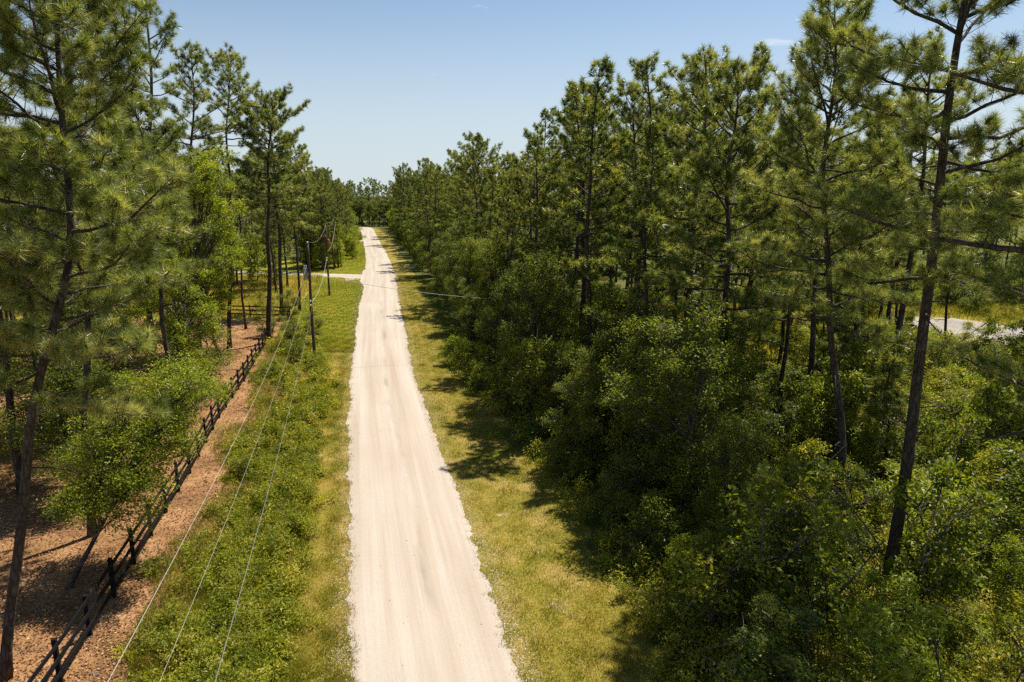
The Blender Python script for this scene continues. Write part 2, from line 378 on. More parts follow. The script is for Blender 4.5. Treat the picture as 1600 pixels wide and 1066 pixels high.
# the far bend to the left
b = MB(); pts = [(-60.8, 288.9), (-63.0, 294), (-68, 298.5), (-76, 301), (-90, 302)]
vl, vr = [], []
P = np.array(pts); tg = np.gradient(P, axis=0); tg /= np.linalg.norm(tg, axis=1)[:, None]; nn = np.stack([-tg[:, 1], tg[:, 0]], 1)
V = np.concatenate([np.c_[P+nn*2.5, np.full(5, .02)], np.c_[P-nn*2.5, np.full(5, .02)]])
b.add(V, np.array([[i, 5+i, 6+i, 1+i] for i in range(4)])); b.uv = np.concatenate([np.c_[np.full(5, -2.5), P[:, 1]], np.c_[np.full(5, 2.5), P[:, 1]]])
tag(b.build('road_bend', M['road']), kind='structure')

brush_r = lambda y: np.interp(y, [-10, 10, 17.5, 25.6, 42, 51.5, 58, 62], [-4.6, -6.8, -7.9, -9.4, -12.8, -15.0, -17.2, -19.5]) + wc(y)*.5
litter_r = lambda y: np.interp(y, [-10, 10, 17.5, 25.6, 37.4, 53.4, 66], [-7.5, -9.9, -11.3, -13.2, -16.0, -19.8, -23.3]) + wd(y)*.6
strip('left_verge', ysteps(-12, 62), brush_r, lambda y: hw_l(y)+.3, .004, M['verge'], 4)
strip('weedy_strip', ysteps(-12, 66), litter_r, lambda y: brush_r(y)+.15, -.004, M['weedsoil'], 3)
strip('leaf_litter_ground', ysteps(-12, 78, .4), lambda y: -50+0*y, lambda y: litter_r(y)+.1, -.010, M['litter_soil'], 4)
strip('left_lawn', ysteps(61.5, 288, .4), lambda y: np.interp(y, [60, 75, 110, 116, 128, 150, 165, 200, 230, 290], [-22, -25.5, -31.5, -36, -62, -46, -44, -58, -68, -82]), lambda y: hw_l(y)+.3, .002, M['lawn'], 8)
strip('left_meadow', ysteps(76, 140, 2), lambda y: -130+0*y, lambda y: -25-(y-76)*.10, -.001, M['meadow'], 4)
fe_r = lambda y: np.interp(y, [-20, 10, 17.5, 24.5, 34.5, 42, 58, 111, 200, 290], [8, 4.6, 3.6, 2.4, .1, -2.3, -6.0, -16.3, -35.5, -54]) + 1.2
strip('right_verge', ysteps(-20, 289), lambda y: hw_r(y)-.3, lambda y: fe_r(y)+wd(y)*.6, .004, M['verge'], 4)
strip('right_meadow', ysteps(56, 88, 1), lambda y: 6+.1*y+wd(y), lambda y: 34+.7*y+wd(y*.7)*2, -.006, M['meadow'], 5)
b = MB()
ang = np.linspace(0, 2*np.pi, 48, endpoint=False); rr = 1+.10*np.sin(3*ang+1)+.07*np.sin(7*ang)
V = np.stack([48.0+6.0*rr*np.cos(ang), 70+8.5*rr*np.sin(ang), np.full(48, .002)], 1)
b.add(V, np.array([list(range(48))])); tag(b.build('sand_clearing', M['dirtpit']), kind='structure')
# driveways
def ribbon(name, pts, wds, z):
    P = np.array(pts, float); n = len(P)
    s = np.linspace(0, n-1, 60); P = np.stack([np.interp(s, range(n), P[:, 0]), np.interp(s, range(n), P[:, 1])], 1)
    W = np.interp(s, range(n), wds); k = np.ones(7)/7
    for c in (0, 1): P[3:-3, c] = np.convolve(P[:, c], k, 'valid')
    tg = np.gradient(P, axis=0); tg /= np.linalg.norm(tg, axis=1)[:, None]; nn = np.stack([-tg[:, 1], tg[:, 0]], 1)
    jit = wob(len(name), [.12, .08], [1.1, 2.9])(s*3)
    b = MB(); A = P+nn*(W/2+jit)[:, None]; B = P-nn*(W/2+jit[::-1])[:, None]; C = np.full(60, z)
    b.add(np.concatenate([np.c_[A, C], np.c_[B, C]]), np.array([[i, 60+i, 61+i, 1+i] for i in range(59)]))
    cum = np.r_[0, np.cumsum(np.linalg.norm(np.diff(P, axis=0), axis=1))]
    b.uv = np.concatenate([np.c_[W/2, cum], np.c_[-W/2, cum]])
    return tag(b.build(name, M['road']), kind='structure')
ribbon('driveway', [(-24.2, 116.5), (-27.5, 118.5), (-33, 120.6), (-40, 122.6), (-52, 125.5), (-75, 129)], [11, 5, 3.6, 3.4, 3.2, 3.2], .010)
ribbon('driveway', [(-43.6, 209), (-47, 210.8), (-52, 212.5), (-60, 214), (-75, 216)], [6, 3.4, 3, 3, 3], .012)

# ------------------------------------------------------------------ trees
def norm(a): return a/(np.linalg.norm(a, axis=-1, keepdims=True)+1e-9)

def needles(b, pos, ax, n, ln, wd, rng, tt):
    """bursts of n needles at each twig tip"""
    m = len(pos)
    ref = np.where(np.abs(ax[:, 2:3]) > .8, np.array([[1., 0, 0]]), np.array([[0, 0, 1.]]))
    u = norm(np.cross(ax, ref)); v = np.cross(ax, u)
    th = rng.uniform(0, 2*np.pi, (m, n)); al = np.radians(rng.uniform(12, 100, (m, n)))
    d = (np.cos(al)[..., None]*ax[:, None] + np.sin(al)[..., None]*(np.cos(th)[..., None]*u[:, None]+np.sin(th)[..., None]*v[:, None]))
    d[..., 2] -= .10
    d = norm(d)
    base = pos[:, None] - ax[:, None]*rng.uniform(-.02, .16, (m, n, 1))
    l = ln*rng.uniform(.7, 1.15, (m, n, 1))
    sd_ = norm(np.cross(d, rng.standard_normal((m, n, 3))))*wd/2
    V = np.stack([base-sd_, base+sd_, base+d*l], 2).reshape(-1, 3)
    T = np.clip(tt[:, None]+rng.normal(0, .17, (m, n)), 0, 1)
    b.add(V, np.arange(m*n*3).reshape(-1, 3), np.repeat(T.reshape(-1), 3))

def pine_data(seed, H, cb, R, nl, nn, ln, wd, lean=(0, 0), r0=.2, dens=1.0, shape='round', k=10, extra=(), dead=4, bend=.25, kink=0.0, inner=.28, rl=1.0):
    """returns trunk MB, list of limb MBs, crown MB"""
    rng = rngf(seed)
    nz = 26; z = np.linspace(0, H, nz); s = z/H
    wx = wob(seed*3+1, [bend, bend*.4], [2.2/H*3, 6.5/H*3]); wy = wob(seed*3+2, [bend, bend*.4], [2.2/H*3, 6.5/H*3])
    px = lean[0]*z/14 + (wx(z)-wx(0))*s**.5; py = lean[1]*z/14 + (wy(z)-wy(0))*s**.5
    px = px-kink*np.maximum(0, z-12)**1.3/8
    path = np.stack([px, py, z-.15*(s == 0)], 1)
    rad = r0*(1-s)**.75+.018 + r0*.5*np.exp(-z/.35)
    tr = MB(); tr.tube(path, rad, k, rough=.03, rng=rng)
    at = lambda zz: np.array([np.interp(zz, z, px), np.interp(zz, z, py), zz])
    limbs = []; tp, ta, ttn = [], [], []; tw0, tw1, twr = [], [], []
    specs = []
    for i in range(nl):
        t_ = ((i+rng.uniform(0, 1))/nl)
        zz = cb + (H-cb-.25)*t_
        if shape == 'cone': pr = (1-t_)**.85*.95+.08
        elif shape == 'flat': pr = (.55+.45*t_)*(1-max(0, t_-.72)/.28)**.6+.1
        else: pr = (1-t_)**.55*(.62+.38*min(1, t_/.3))+.10
        specs.append((zz, i*2.39996+rng.normal(0, .45), R*pr*rng.uniform(.55, 1.15), math.radians(-8+52*t_+rng.normal(0, 9)), True))
    for ex in extra: specs.append((ex[0], ex[1], ex[2], math.radians(ex[3]), len(ex) < 5))
    for i in range(dead):
        zz = cb*rng.uniform(.45, 1.0); specs.append((zz, rng.uniform(0, 6.28), R*rng.uniform(.12, .42), math.radians(rng.uniform(-20, 25)), False))
    for (zz, az, ll, el, leafy) in specs:
        n = 7; q = np.linspace(0, 1, n)
        e_ = el + np.radians(28)*q**1.6*(1 if leafy else -.6) + rng.normal(0, .10, n)
        a_ = az + np.cumsum(rng.normal(0, .09, n))
        st = np.stack([np.cos(e_)*np.cos(a_), np.cos(e_)*np.sin(a_), np.sin(e_)], 1)*ll/(n-1)
        pth = at(zz)+np.vstack([np.zeros(3), np.cumsum(st[:-1], 0)])
        rb = min((.014+.0125*ll)*rl, .6*np.interp(zz, z, rad)+.01)
        lm = MB(); lm.tube(pth, rb*(1-q)**.7+.008, 5, cap=False); limbs.append(lm)
        if not leafy:
            for _ in range(3):
                sq = rng.uniform(.3, .95); p0 = np.array([np.interp(sq, q, pth[:, c]) for c in range(3)])
                tw0.append(p0); tw1.append(p0+rng.normal(0, .3, 3)*ll*.5); twr.append(.010)
            continue
        ns = int(3+ll*2.0*dens)
        for j in range(ns+1):
            if j == ns: sq = 1.0
            else: sq = inner+(.98-inner)*(j+rng.uniform(0, 1))/ns
            p0 = np.array([np.interp(sq, q, pth[:, c]) for c in range(3)])
            i0 = min(int(sq*(n-1)), n-2); tg_ = norm(pth[i0+1]-pth[i0])
            side = norm(np.cross(tg_, [0, 0, 1.]))*(1 if j % 2 else -1)
            if j == ns: dr = tg_; sl_ = .35
            else:
                an = math.radians(rng.uniform(30, 68)); dr = norm(tg_*math.cos(an)+side*math.sin(an)+np.array([0, 0, rng.uniform(-.05, .45)]))
                sl_ = ll*rng.uniform(.22, .42)*(1.15-sq)+.28
            p1 = p0+dr*sl_*.55; p2 = p1+norm(dr+np.array([0, 0, .35]))*sl_*.45
            tw0 += [p0, p1]; tw1 += [p1, p2]; twr += [.014, .010]
            nt_ = max(3, int(sl_/.22*dens+.5)); ctn_ = rng.normal(.5, .2)
            for k_ in range(nt_):
                f_ = 1.0 if k_ == 0 else rng.uniform(.25, 1.0)**.5
                c0 = p0+(p1-p0)*min(1, f_/.55) if f_ < .55 else p1+(p2-p1)*(f_-.55)/.45
                if k_ == 0: d2 = norm(p2-p1+np.array([0, 0, .15])); c1 = c0
                else:
                    d2 = norm(dr*.5+rng.normal(0, .55, 3)+np.array([0, 0, .45])); c1 = c0+d2*rng.uniform(.08, .26)
                    tw0.append(c0); tw1.append(c1); twr.append(.007)
                tp.append(c1); ta.append(d2); ttn.append(np.clip(ctn_+rng.normal(0, .10), 0, 1))
    # leader
    for zz in np.linspace(H-1.2, H, 5):
        tp.append(at(min(zz, H))+rng.normal(0, .08, 3)); ta.append(norm(np.array([*rng.normal(0, .3, 2), 1.]))); ttn.append(.55)
    cr = MB(); needles(cr, np.array(tp), np.array(ta), nn, ln, wd, rng, np.array(ttn))
    tw = MB(); tw.sticks(np.array(tw0), np.array(tw1), np.array(twr), np.array(twr)*.6)
    return tr, limbs, tw, cr

def join(*mbs):
    o = MB()
    for m_ in mbs:
        off = 0
        V = np.concatenate(m_.v); T = np.concatenate(m_.t); o.add(V, [f for f in m_.f], T)
    return o

def hero_pine(loc, label, seed, group=None, **kw):
    """pine whose main limbs are single parts of its trunk"""
    tr, limbs, tw, cr = pine_data(seed, **kw)
    r = empty('pine_tree', (loc[0], loc[1], 0)); tag(r, label, 'pine tree', group)
    to = tr.build('trunk', M['bark'], r, True)
    for lm in limbs: lm.build('branch', M['bark'], to, True)
    tag(tw.build('twigs', M['bark'], r), kind='stuff'); cr.build('crown', M['needle'], r)
    return r

def pine_proto(seed, needle='needle_far', **kw):
    tr, limbs, tw, cr = pine_data(seed, **kw)
    t_ = join(tr, *limbs, tw)
    return (t_.mesh('trunk', True), cr.mesh('crown'), M['bark'], M[needle], kw['H'])

def broad_data(seed, H, R, nlobe, ncl, nlf, ls, clear=.25, lean=(0, 0), r0=.12, stems=1, sig=.24, bare=0, lobe_r=(.28, .45), flat=.75, wr=.52):
    rng = rngf(seed); wood = MB(); lf = MB()
    cl_all, tw0, tw1 = [], [], []
    tops = []
    for s_ in range(stems):
        n = 9; q = np.linspace(0, 1, n); hh = H*rng.uniform(.55, .72)
        off = rng.normal(0, .18*(stems > 1), 2); dv = rng.normal(0, .10+.22*(stems > 1), 2)
        pth = np.stack([off[0]+q*hh*(lean[0]/10+dv[0])+.12*np.sin(q*5+rng.uniform(0, 6)), off[1]+q*hh*(lean[1]/10+dv[1])+.12*np.sin(q*4+rng.uniform(0, 6)), q*hh-.1*(q == 0)], 1)
        wood.tube(pth, r0/math.sqrt(stems)*(1-.75*q)+r0*.35*np.exp(-q*12), 8, rough=.04, rng=rng); tops.append((pth, q))
    for i in range(nlobe):
        zf = clear+(1-clear)*((i+rng.uniform(0, 1))/nlobe)*.93
        prof = math.sqrt(max(.05, 1-((zf-clear-(1-clear)*.38)/((1-clear)*.66))**2))
        az = i*2.4+rng.normal(0, .5); rad = R*prof*rng.uniform(.25, .85)
        c = np.array([lean[0]*zf*H/10+rad*math.cos(az), lean[1]*zf*H/10+rad*math.sin(az), zf*H])
        lr = R*rng.uniform(*lobe_r)
        pth, q = tops[i % stems]
        s0 = np.clip(zf*rng.uniform(.45, .8)*H/pth[-1, 2], .12, .98)
        p0 = np.array([np.interp(s0, q, pth[:, k]) for k in range(3)])
        mid = p0*.45+c*.55+np.array([0, 0, .12*np.linalg.norm(c-p0)]); tq = np.linspace(0, 1, 6)[:, None]
        lp = (1-tq)**2*p0+2*tq*(1-tq)*mid+tq**2*c
        wood.tube(lp, np.linspace(r0*.34, .012, 6), 5, cap=False)
        d = norm(rng.standard_normal((ncl, 3))); rr_ = lr*rng.uniform(.25, 1, (ncl, 1))**.5
        cc = c+d*rr_*np.array([1.15, 1.15, flat]); cc = cc[cc[:, 2] > .12]
        cl_all.append(cc); bs = lp[rng.integers(2, 6, len(cc))]; tw0.append(bs); tw1.append(cc)
    CC = np.concatenate(cl_all); t0 = np.concatenate(tw0); t1 = np.concatenate(tw1)
    mids = (t0+t1)/2+rng.normal(0, .06, t0.shape)+np.array([0, 0, .05])
    wood.sticks(t0, mids, .011, .008); wood.sticks(mids, t1, .008, .004)
    tw = None
    if bare:
        tw = MB(); ii = rng.integers(0, len(CC), bare); p = CC[ii]; 
        for _ in range(bare):
            c = CC[rng.integers(0, len(CC))]; d = norm(rng.standard_normal(3)+np.array([0, 0, .3])); n = 6
            pts = [c-d*.3]
            for _k2 in range(n): d = norm(d+rng.normal(0, .22, 3)+np.array([0, 0, -.10])); pts.append(pts[-1]+d*rng.uniform(.12, .24))
            tw.tube(np.array(pts), np.linspace(.012, .004, n+1), 4, cap=False)
    m = len(CC); ct = np.clip(rng.normal(.45, .16, m), 0, 1)
    P = (CC[:, None]+rng.normal(0, sig, (m, nlf, 3))*np.array([1, 1, .7])).reshape(-1, 3)
    T = np.clip(np.repeat(ct, nlf)+rng.normal(0, .14, m*nlf), 0, 1)
    leaves(lf, P, ls, rng, T, wr=wr)
    return wood, tw, lf

def leaves(b, P, ls, rng, T, up=1.0, wr=.52):
    m = len(P); nrm = norm(rng.standard_normal((m, 3))*.75+np.array([0, 0, up]))
    d = norm(np.cross(nrm, rng.standard_normal((m, 3)))); s = np.cross(nrm, d)
    l = (ls*rng.uniform(.5, 1.45, m))[:, None] if np.isscalar(ls) else (ls*rng.uniform(.5, 1.45, m))[:, None]
    V = np.stack([P-d*l*.5, P+s*l*wr*.5-d*l*.05+nrm*l*.08, P+d*l*.5-nrm*l*.1, P-s*l*wr*.5-d*l*.05+nrm*l*.08], 1).reshape(-1, 3)
    b.add(V, np.arange(m*4).reshape(-1, 4), np.repeat(T, 4))

def broad_proto(seed, leafm, **kw):
    wood, tw, lf = broad_data(seed, **kw)
    return (wood.mesh('trunk', True), lf.mesh('crown'), M['bark_oak'], M[leafm], kw['H'], tw.mesh('bare_twigs') if tw else None)

def plant(name, proto, loc, label, cat, group=None, s=1.0, rz=0.0, sz=1.0, parts=('trunk', 'crown'), tilt=(0, 0)):
    r = empty(name, (loc[0], loc[1], 0), rz); r.scale = (s, s, s*sz); r.rotation_euler = (tilt[0], tilt[1], rz); tag(r, label, cat, group)
    for nm, me, mt in ((parts[0], proto[0], proto[2]), (parts[1], proto[1], proto[3])):
        if len(me.materials) == 0: me.materials.append(mt)
        link(nm, me, r)
    if len(proto) > 5 and proto[5] is not None:
        if len(proto[5].materials) == 0: proto[5].materials.append(M['twig'])
        tag(link('bare_twigs', proto[5], r), kind='stuff')
    return r

# ---- single pines of the foreground and the skyline
near = dict(nn=44, ln=.31, wd=.013)
mid = dict(nn=28, ln=.34, wd=.026)
hero_pine((-15.0, 17.6), 'large pine leaning over the leaf litter at the near end of the black fence', 11, H=23.5, cb=8.8, R=4.8, nl=64, lean=(3.5, .3), r0=.135, dens=1.7, kink=.9, inner=.12, rl=.7, dead=6, **near)
hero_pine((-17.6, 26.3), 'slim pine with a bare reddish trunk beside the small bushy oak inside the fence', 12, H=23, cb=9.5, R=3.8, inner=.15, rl=.75, nl=54, lean=(.9, .2), r0=.14, dens=1.2, dead=6, **near)
hero_pine((-24.0, 44.0), 'tallest slender pine of the left woods with sparse tiered top against the sky', 13, H=27.5, cb=12.5, R=4.2, nl=44, lean=(1.2, 0), r0=.20, shape='cone', dead=5, dens=1.15, **mid)
hero_pine((-25.5, 54.0), 'pine with thin open crown just behind the tallest left pine', 14, H=24.5, cb=13, R=4, nl=38, lean=(1.0, 0), r0=.18, shape='round', dens=1.1, **mid)
hero_pine((-26.3, 62.0), 'pine with rounded umbrella crown standing alone against the sky left of the road', 15, H=25.0, cb=18, R=3.9, nl=34, lean=(1.2, 0), r0=.17, shape='flat', dens=1.15, **mid)
hero_pine((-23.5, 64.4), 'stout pine at the far corner of the black fence beside the brushy strip', 16, H=22.5, cb=12.5, R=3.8, nl=48, lean=(1.3, 0), r0=.22, shape='flat', dens=1.35, **mid)
hero_pine((-27.2, 79.5), 'dark straight pine behind the fence-corner pine, its crown merging with it', 17, H=23, cb=10.5, R=4.4, dens=1.3, nl=46, lean=(.3, 0), r0=.22, shape='round', **mid)
hero_pine((-26.0, 82.5), 'slim pine close beside the dark straight pine near the first utility pole', 18, H=20.5, cb=10, R=3.7, dens=1.3, nl=38, lean=(.2, 0), r0=.15, shape='round', **mid)
hero_pine((-28.2, 71.0), 'thin young pine standing in front of the cross fence', 19, H=16, cb=9, R=2.4, nl=22, lean=(.2, 0), r0=.11, **mid)
hero_pine((-23.5, 30.5), 'pine at the left picture edge behind the large leaning pine', 20, H=23, cb=7, R=4.6, nl=52, r0=.17, dens=1.4, inner=.15, rl=.75, lean=(.4, 0), **mid)
hero_pine((-17.9, 35.5), 'pine between the slim reddish pine and the tallest left pine', 21, H=18.5, cb=9.5, R=3.2, nl=38, r0=.13, dens=1.2, lean=(-.6, 0), **mid)
hero_pine((14.6, 13.2), 'pine just outside the right edge with long drooping limbs reaching into the picture', 31, H=25, cb=11, R=5.0, nl=34, r0=.24, dens=1.1, lean=(0, 0), dead=2,
          extra=((12.6, 2.55, 8.2, 0), (15.8, 2.3, 7.2, 2), (9.0, 2.0, 5.5, -4), (18.6, 2.2, 6.8, 6), (11.0, 1.9, 6, -2), (9.4, 2.17, 5.0, -14, 'bare')), **near)
hero_pine((13.4, 22.0), 'big near pine with thick dark trunk and heavy limbs in the right thicket', 32, H=27, cb=11.0, R=5.2, nl=46, r0=.20, dens=1.45, rl=.85, inner=.2, lean=(.2, 0), dead=6, **near)
hero_pine((13.6, 25.8), 'thinner pine standing left of the big right-hand pine in the thicket', 33, H=20.5, cb=9.0, R=4.4, nl=44, r0=.15, dens=1.45, rl=.8, inner=.2, lean=(-1.6, 0), dead=8, **near)
hero_pine((10.6, 33.0), 'bushy pine with low full crown left of the two near right trunks', 34, H=19.5, cb=7.0, R=4.3, dens=1.35, nl=50, r0=.18, lean=(-.2, 0), **mid)
hero_pine((15.6, 45.5), 'pine with pointed conical top, highest of the right skyline', 35, H=22.8, cb=7.5, R=4.2, dens=1.3, nl=54, r0=.22, lean=(0, 0), shape='cone', **mid)
hero_pine((12.9, 48.0), 'pine with broad rounded top next to the pointed skyline pine', 36, H=22.2, cb=11, R=4.3, dens=1.3, nl=48, r0=.22, shape='flat', **mid)
hero_pine((8.6, 46.0), 'open-branched skyline pine with sky showing between its limbs', 37, H=22.2, cb=10, R=4.1, nl=40, r0=.21, dens=1.15, shape='round', **mid)
hero_pine((5.2, 51.0), 'dark dense skyline pine stepping down left of the open-branched pine', 38, H=21.2, cb=8, R=4.3, dens=1.3, nl=50, r0=.21, shape='round', **mid)
hero_pine((22.5, 39.0), 'tall pine deep in the right thicket before the pale clearing', 39, H=22.0, cb=11, R=4.0, dens=1.1, nl=34, r0=.19, **mid)
hero_pine((24.0, 58.0), 'slim bare-stemmed pine in the sunny right meadow', 40, H=21, cb=9, R=3.8, dens=1.2, nl=42, r0=.17, **mid)
hero_pine((33.5, 52.0), 'young thin-trunked pine in front of the pale sand clearing', 41, H=15, cb=8, R=2.6, nl=24, r0=.10, **mid)

# ---- prototypes that the woods are planted from
farp = dict(nn=14, ln=.38, wd=.055, k=7, dead=2)
PINES = [pine_proto(101, H=21, cb=5.5, R=4.0, nl=40, dens=1.05, r0=.18, **farp),
         pine_proto(102, H=22, cb=8, R=4.3, nl=38, dens=1.05, r0=.2, shape='flat', **farp),
         pine_proto(103, H=20, cb=5, R=3.8, nl=42, dens=1.05, r0=.17, shape='cone', **farp),
         pine_proto(104, H=23, cb=9.5, R=4.1, nl=36, dens=1.1, r0=.2, lean=(.6, .2), **farp),
         pine_proto(105, H=19, cb=6, R=3.8, nl=36, dens=1.05, r0=.16, shape='flat', lean=(-.4, .3), **farp)]
PLOOK = ['round-crowned', 'flat-topped', 'pointed', 'high-crowned', 'low flat-topped']
MIDP = [pine_proto(121, 'needle', H=20, cb=8, R=3.9, nl=42, dens=1.2, r0=.16, nn=26, ln=.34, wd=.028, k=8, dead=5),
        pine_proto(122, 'needle', H=22, cb=10.5, R=4.0, nl=38, dens=1.2, r0=.17, shape='flat', nn=26, ln=.34, wd=.028, k=8, dead=6),
        pine_proto(123, 'needle', H=18, cb=7, R=3.5, nl=42, dens=1.2, r0=.14, shape='cone', nn=26, ln=.34, wd=.028, k=8, dead=5)]
YOUNG = [pine_proto(111, H=9, cb=1.6, R=2.1, nl=34, dens=1.3, r0=.09, shape='cone', nn=22, ln=.36, wd=.03, k=7, dead=0),
         pine_proto(112, H=12, cb=3.0, R=2.5, nl=38, dens=1.25, r0=.11, nn=20, ln=.36, wd=.032, k=7, dead=2),
         pine_proto(113, H=7, cb=1.0, R=1.9, nl=28, dens=1.3, r0=.08, shape='cone', nn=22, ln=.36, wd=.03, k=7, dead=0)]
OAKS = [broad_proto(201, 'oak', H=10, R=3.4, nlobe=20, ncl=34, nlf=26, ls=.15, clear=.10, r0=.16, bare=10, lobe_r=(.22, .36), sig=.20),
        broad_proto(202, 'dark', H=9.5, R=3.2, nlobe=20, ncl=34, nlf=26, ls=.14, clear=.08, r0=.15, stems=2, bare=26, lobe_r=(.22, .36), sig=.20),
        broad_proto(203, 'dark', H=11, R=3.3, nlobe=22, ncl=32, nlf=26, ls=.14, clear=.10, r0=.16, bare=14, lobe_r=(.20, .34), sig=.20),
        broad_proto(204, 'oak', H=12, R=3.6, nlobe=22, ncl=32, nlf=26, ls=.15, clear=.18, r0=.18, bare=8, lobe_r=(.20, .34), sig=.21)]
SHRUBS = [broad_proto(301, 'oak', H=2.6, R=1.7, nlobe=11, ncl=16, nlf=22, ls=.12, clear=.05, r0=.05, stems=3, sig=.13, lobe_r=(.2, .34)),
          broad_proto(302, 'dark', H=3.6, R=1.8, nlobe=13, ncl=18, nlf=22, ls=.12, clear=.05, r0=.06, stems=3, sig=.14, bare=14, lobe_r=(.2, .34)),
          broad_proto(303, 'bright', H=2.2, R=1.6, nlobe=10, ncl=16, nlf=20, ls=.12, clear=.05, r0=.045, stems=3, sig=.13, lobe_r=(.2, .34)),
          broad_proto(305, 'bright', H=3.4, R=1.6, nlobe=14, ncl=14, nlf=18, ls=.20, wr=.24, clear=.05, r0=.05, stems=4, sig=.15, bare=6, lobe_r=(.18, .3)),
          broad_proto(306, 'oak', H=4.4, R=1.7, nlobe=15, ncl=13, nlf=16, ls=.17, wr=.6, clear=.12, r0=.06, stems=2, sig=.18, bare=10, lobe_r=(.18, .32)),
          broad_proto(304, 'weed', H=3.0, R=1.7, nlobe=11, ncl=16, nlf=20, ls=.12, clear=.05, r0=.05, stems=4, sig=.15, bare=8, lobe_r=(.2, .34))]
FAROAKS = [broad_proto(401, 'oak', H=13, R=4.2, nlobe=18, ncl=22, nlf=14, ls=.34, clear=.06, r0=.18, sig=.32, lobe_r=(.22, .36)),
           broad_proto(402, 'dark', H=12, R=4.0, nlobe=18, ncl=22, nlf=14, ls=.34, clear=.05, r0=.18, sig=.32, lobe_r=(.22, .36)),
           broad_proto(403, 'bright', H=11, R=3.8, nlobe=16, ncl=22, nlf=14, ls=.32, clear=.06, r0=.16, sig=.30, lobe_r=(.22, .36))]

# ---- single broadleaf trees and bushes
def hero_broad(name, loc, label, cat, seed, leafm, **kw):
    wood, tw, lf = broad_data(seed, **kw)
    r = empty(name, (loc[0], loc[1], 0)); tag(r, label, cat)
    wood.build('trunk', M['bark_oak'], r, True)
    if tw: tag(tw.build('bare_twigs', M['twig'], r), kind='stuff')
    lf.build('crown', M[leafm], r); return r
hero_broad('oak_tree', (-16.3, 22.5), 'small bushy oak with thin leaning trunk overhanging the black fence', 'oak tree', 51, 'bright', H=7.8, R=2.9, nlobe=28, ncl=46, nlf=30, ls=.095, clear=.36, lean=(4.6, 3.2), r0=.10, sig=.17, lobe_r=(.24, .38))
hero_broad('oak_tree', (-24.3, 46.3), 'tall hardwood with leaning dark trunk and bright green sunlit top left of the fence', 'oak tree', 52, 'bright', H=17.5, R=3.4, nlobe=30, ncl=22, nlf=34, ls=.15, clear=.26, lean=(3.0, 0), r0=.17, sig=.17, lobe_r=(.17, .28))
hero_broad('oak_tree', (-24.0, 37.0), 'spreading low oak behind the small bushy oak inside the fence', 'oak tree', 53, 'oak', H=9.0, R=3.6, nlobe=18, ncl=38, nlf=26, ls=.12, clear=.2, r0=.14, lean=(.5, 0))
hero_broad('oak_tree', (-20.4, 30.0), 'leafy oak right behind the slim reddish pine inside the fence', 'oak tree', 59, 'oak', H=7.5, R=3.0, nlobe=20, ncl=38, nlf=26, ls=.12, clear=.22, r0=.12, lobe_r=(.22, .36), sig=.2)
hero_broad('oak_tree', (-26.0, 31.0), 'low dark oak at the left edge beyond the leaning pine trunk', 'oak tree', 60, 'oak', H=8.0, R=3.2, nlobe=20, ncl=36, nlf=26, ls=.12, clear=.15, r0=.13, lobe_r=(.22, .36), sig=.2)
hero_broad('oak_tree', (-27.5, 41.5), 'broad oak in the shade between the left-edge oak and the tallest left pine', 'oak tree', 61, 'oak', H=9.5, R=3.3, nlobe=20, ncl=36, nlf=24, ls=.13, clear=.15, r0=.14, lobe_r=(.22, .36), sig=.21)
hero_broad('oak_tree', (-20.6, 40.5), 'airy bright green hardwood between the low oak and the leaning hardwood', 'oak tree', 57, 'bright', H=11, R=2.6, nlobe=24, ncl=20, nlf=32, ls=.13, clear=.3, r0=.11, lobe_r=(.18, .28), sig=.15)
hero_broad('oak_tree', (-25.5, 57.5), 'bright leafy tree behind the leaning hardwood before the cross fence', 'oak tree', 58, 'bright', H=14, R=3.2, nlobe=26, ncl=20, nlf=30, ls=.16, clear=.3, r0=.14, lobe_r=(.18, .28), sig=.17)
hero_broad('oak_tree', (-22.6, 48.0), 'dark low oak at the foot of the leaning hardwood', 'oak tree', 54, 'oak', H=6.0, R=2.4, nlobe=13, ncl=34, nlf=26, ls=.12, clear=.1, r0=.09)
hero_broad('oak_tree', (-30.0, 36.0), 'oak at the left edge under the pines, half hidden by their boughs', 'oak tree', 55, 'oak', H=9.0, R=3.3, nlobe=16, ncl=34, nlf=26, ls=.12, clear=.15, r0=.14)
hero_broad('oak_tree', (-29.5, 60.0), 'mid-green oak between the leaning hardwood and the cross fence', 'oak tree', 56, 'oak', H=11, R=3.2, nlobe=16, ncl=34, nlf=24, ls=.14, clear=.22, r0=.15)

# ---- scattering
def poisson(rng, n_try, xf, yr, dmin, pts, test):
    out = []
    for _ in range(n_try):
        y = rng.uniform(*yr); x = rng.uniform(*xf(y))
        d = dmin(y) if callable(dmin) else dmin
        if not test(x, y): continue
        if any((x-a)**2+(y-b_)**2 < d*d for a, b_ in pts): continue
        pts.append((x, y)); out.append((x, y))
    return out
def infov(x, y, m=6): return abs(x) < .80*y+m and y > 10

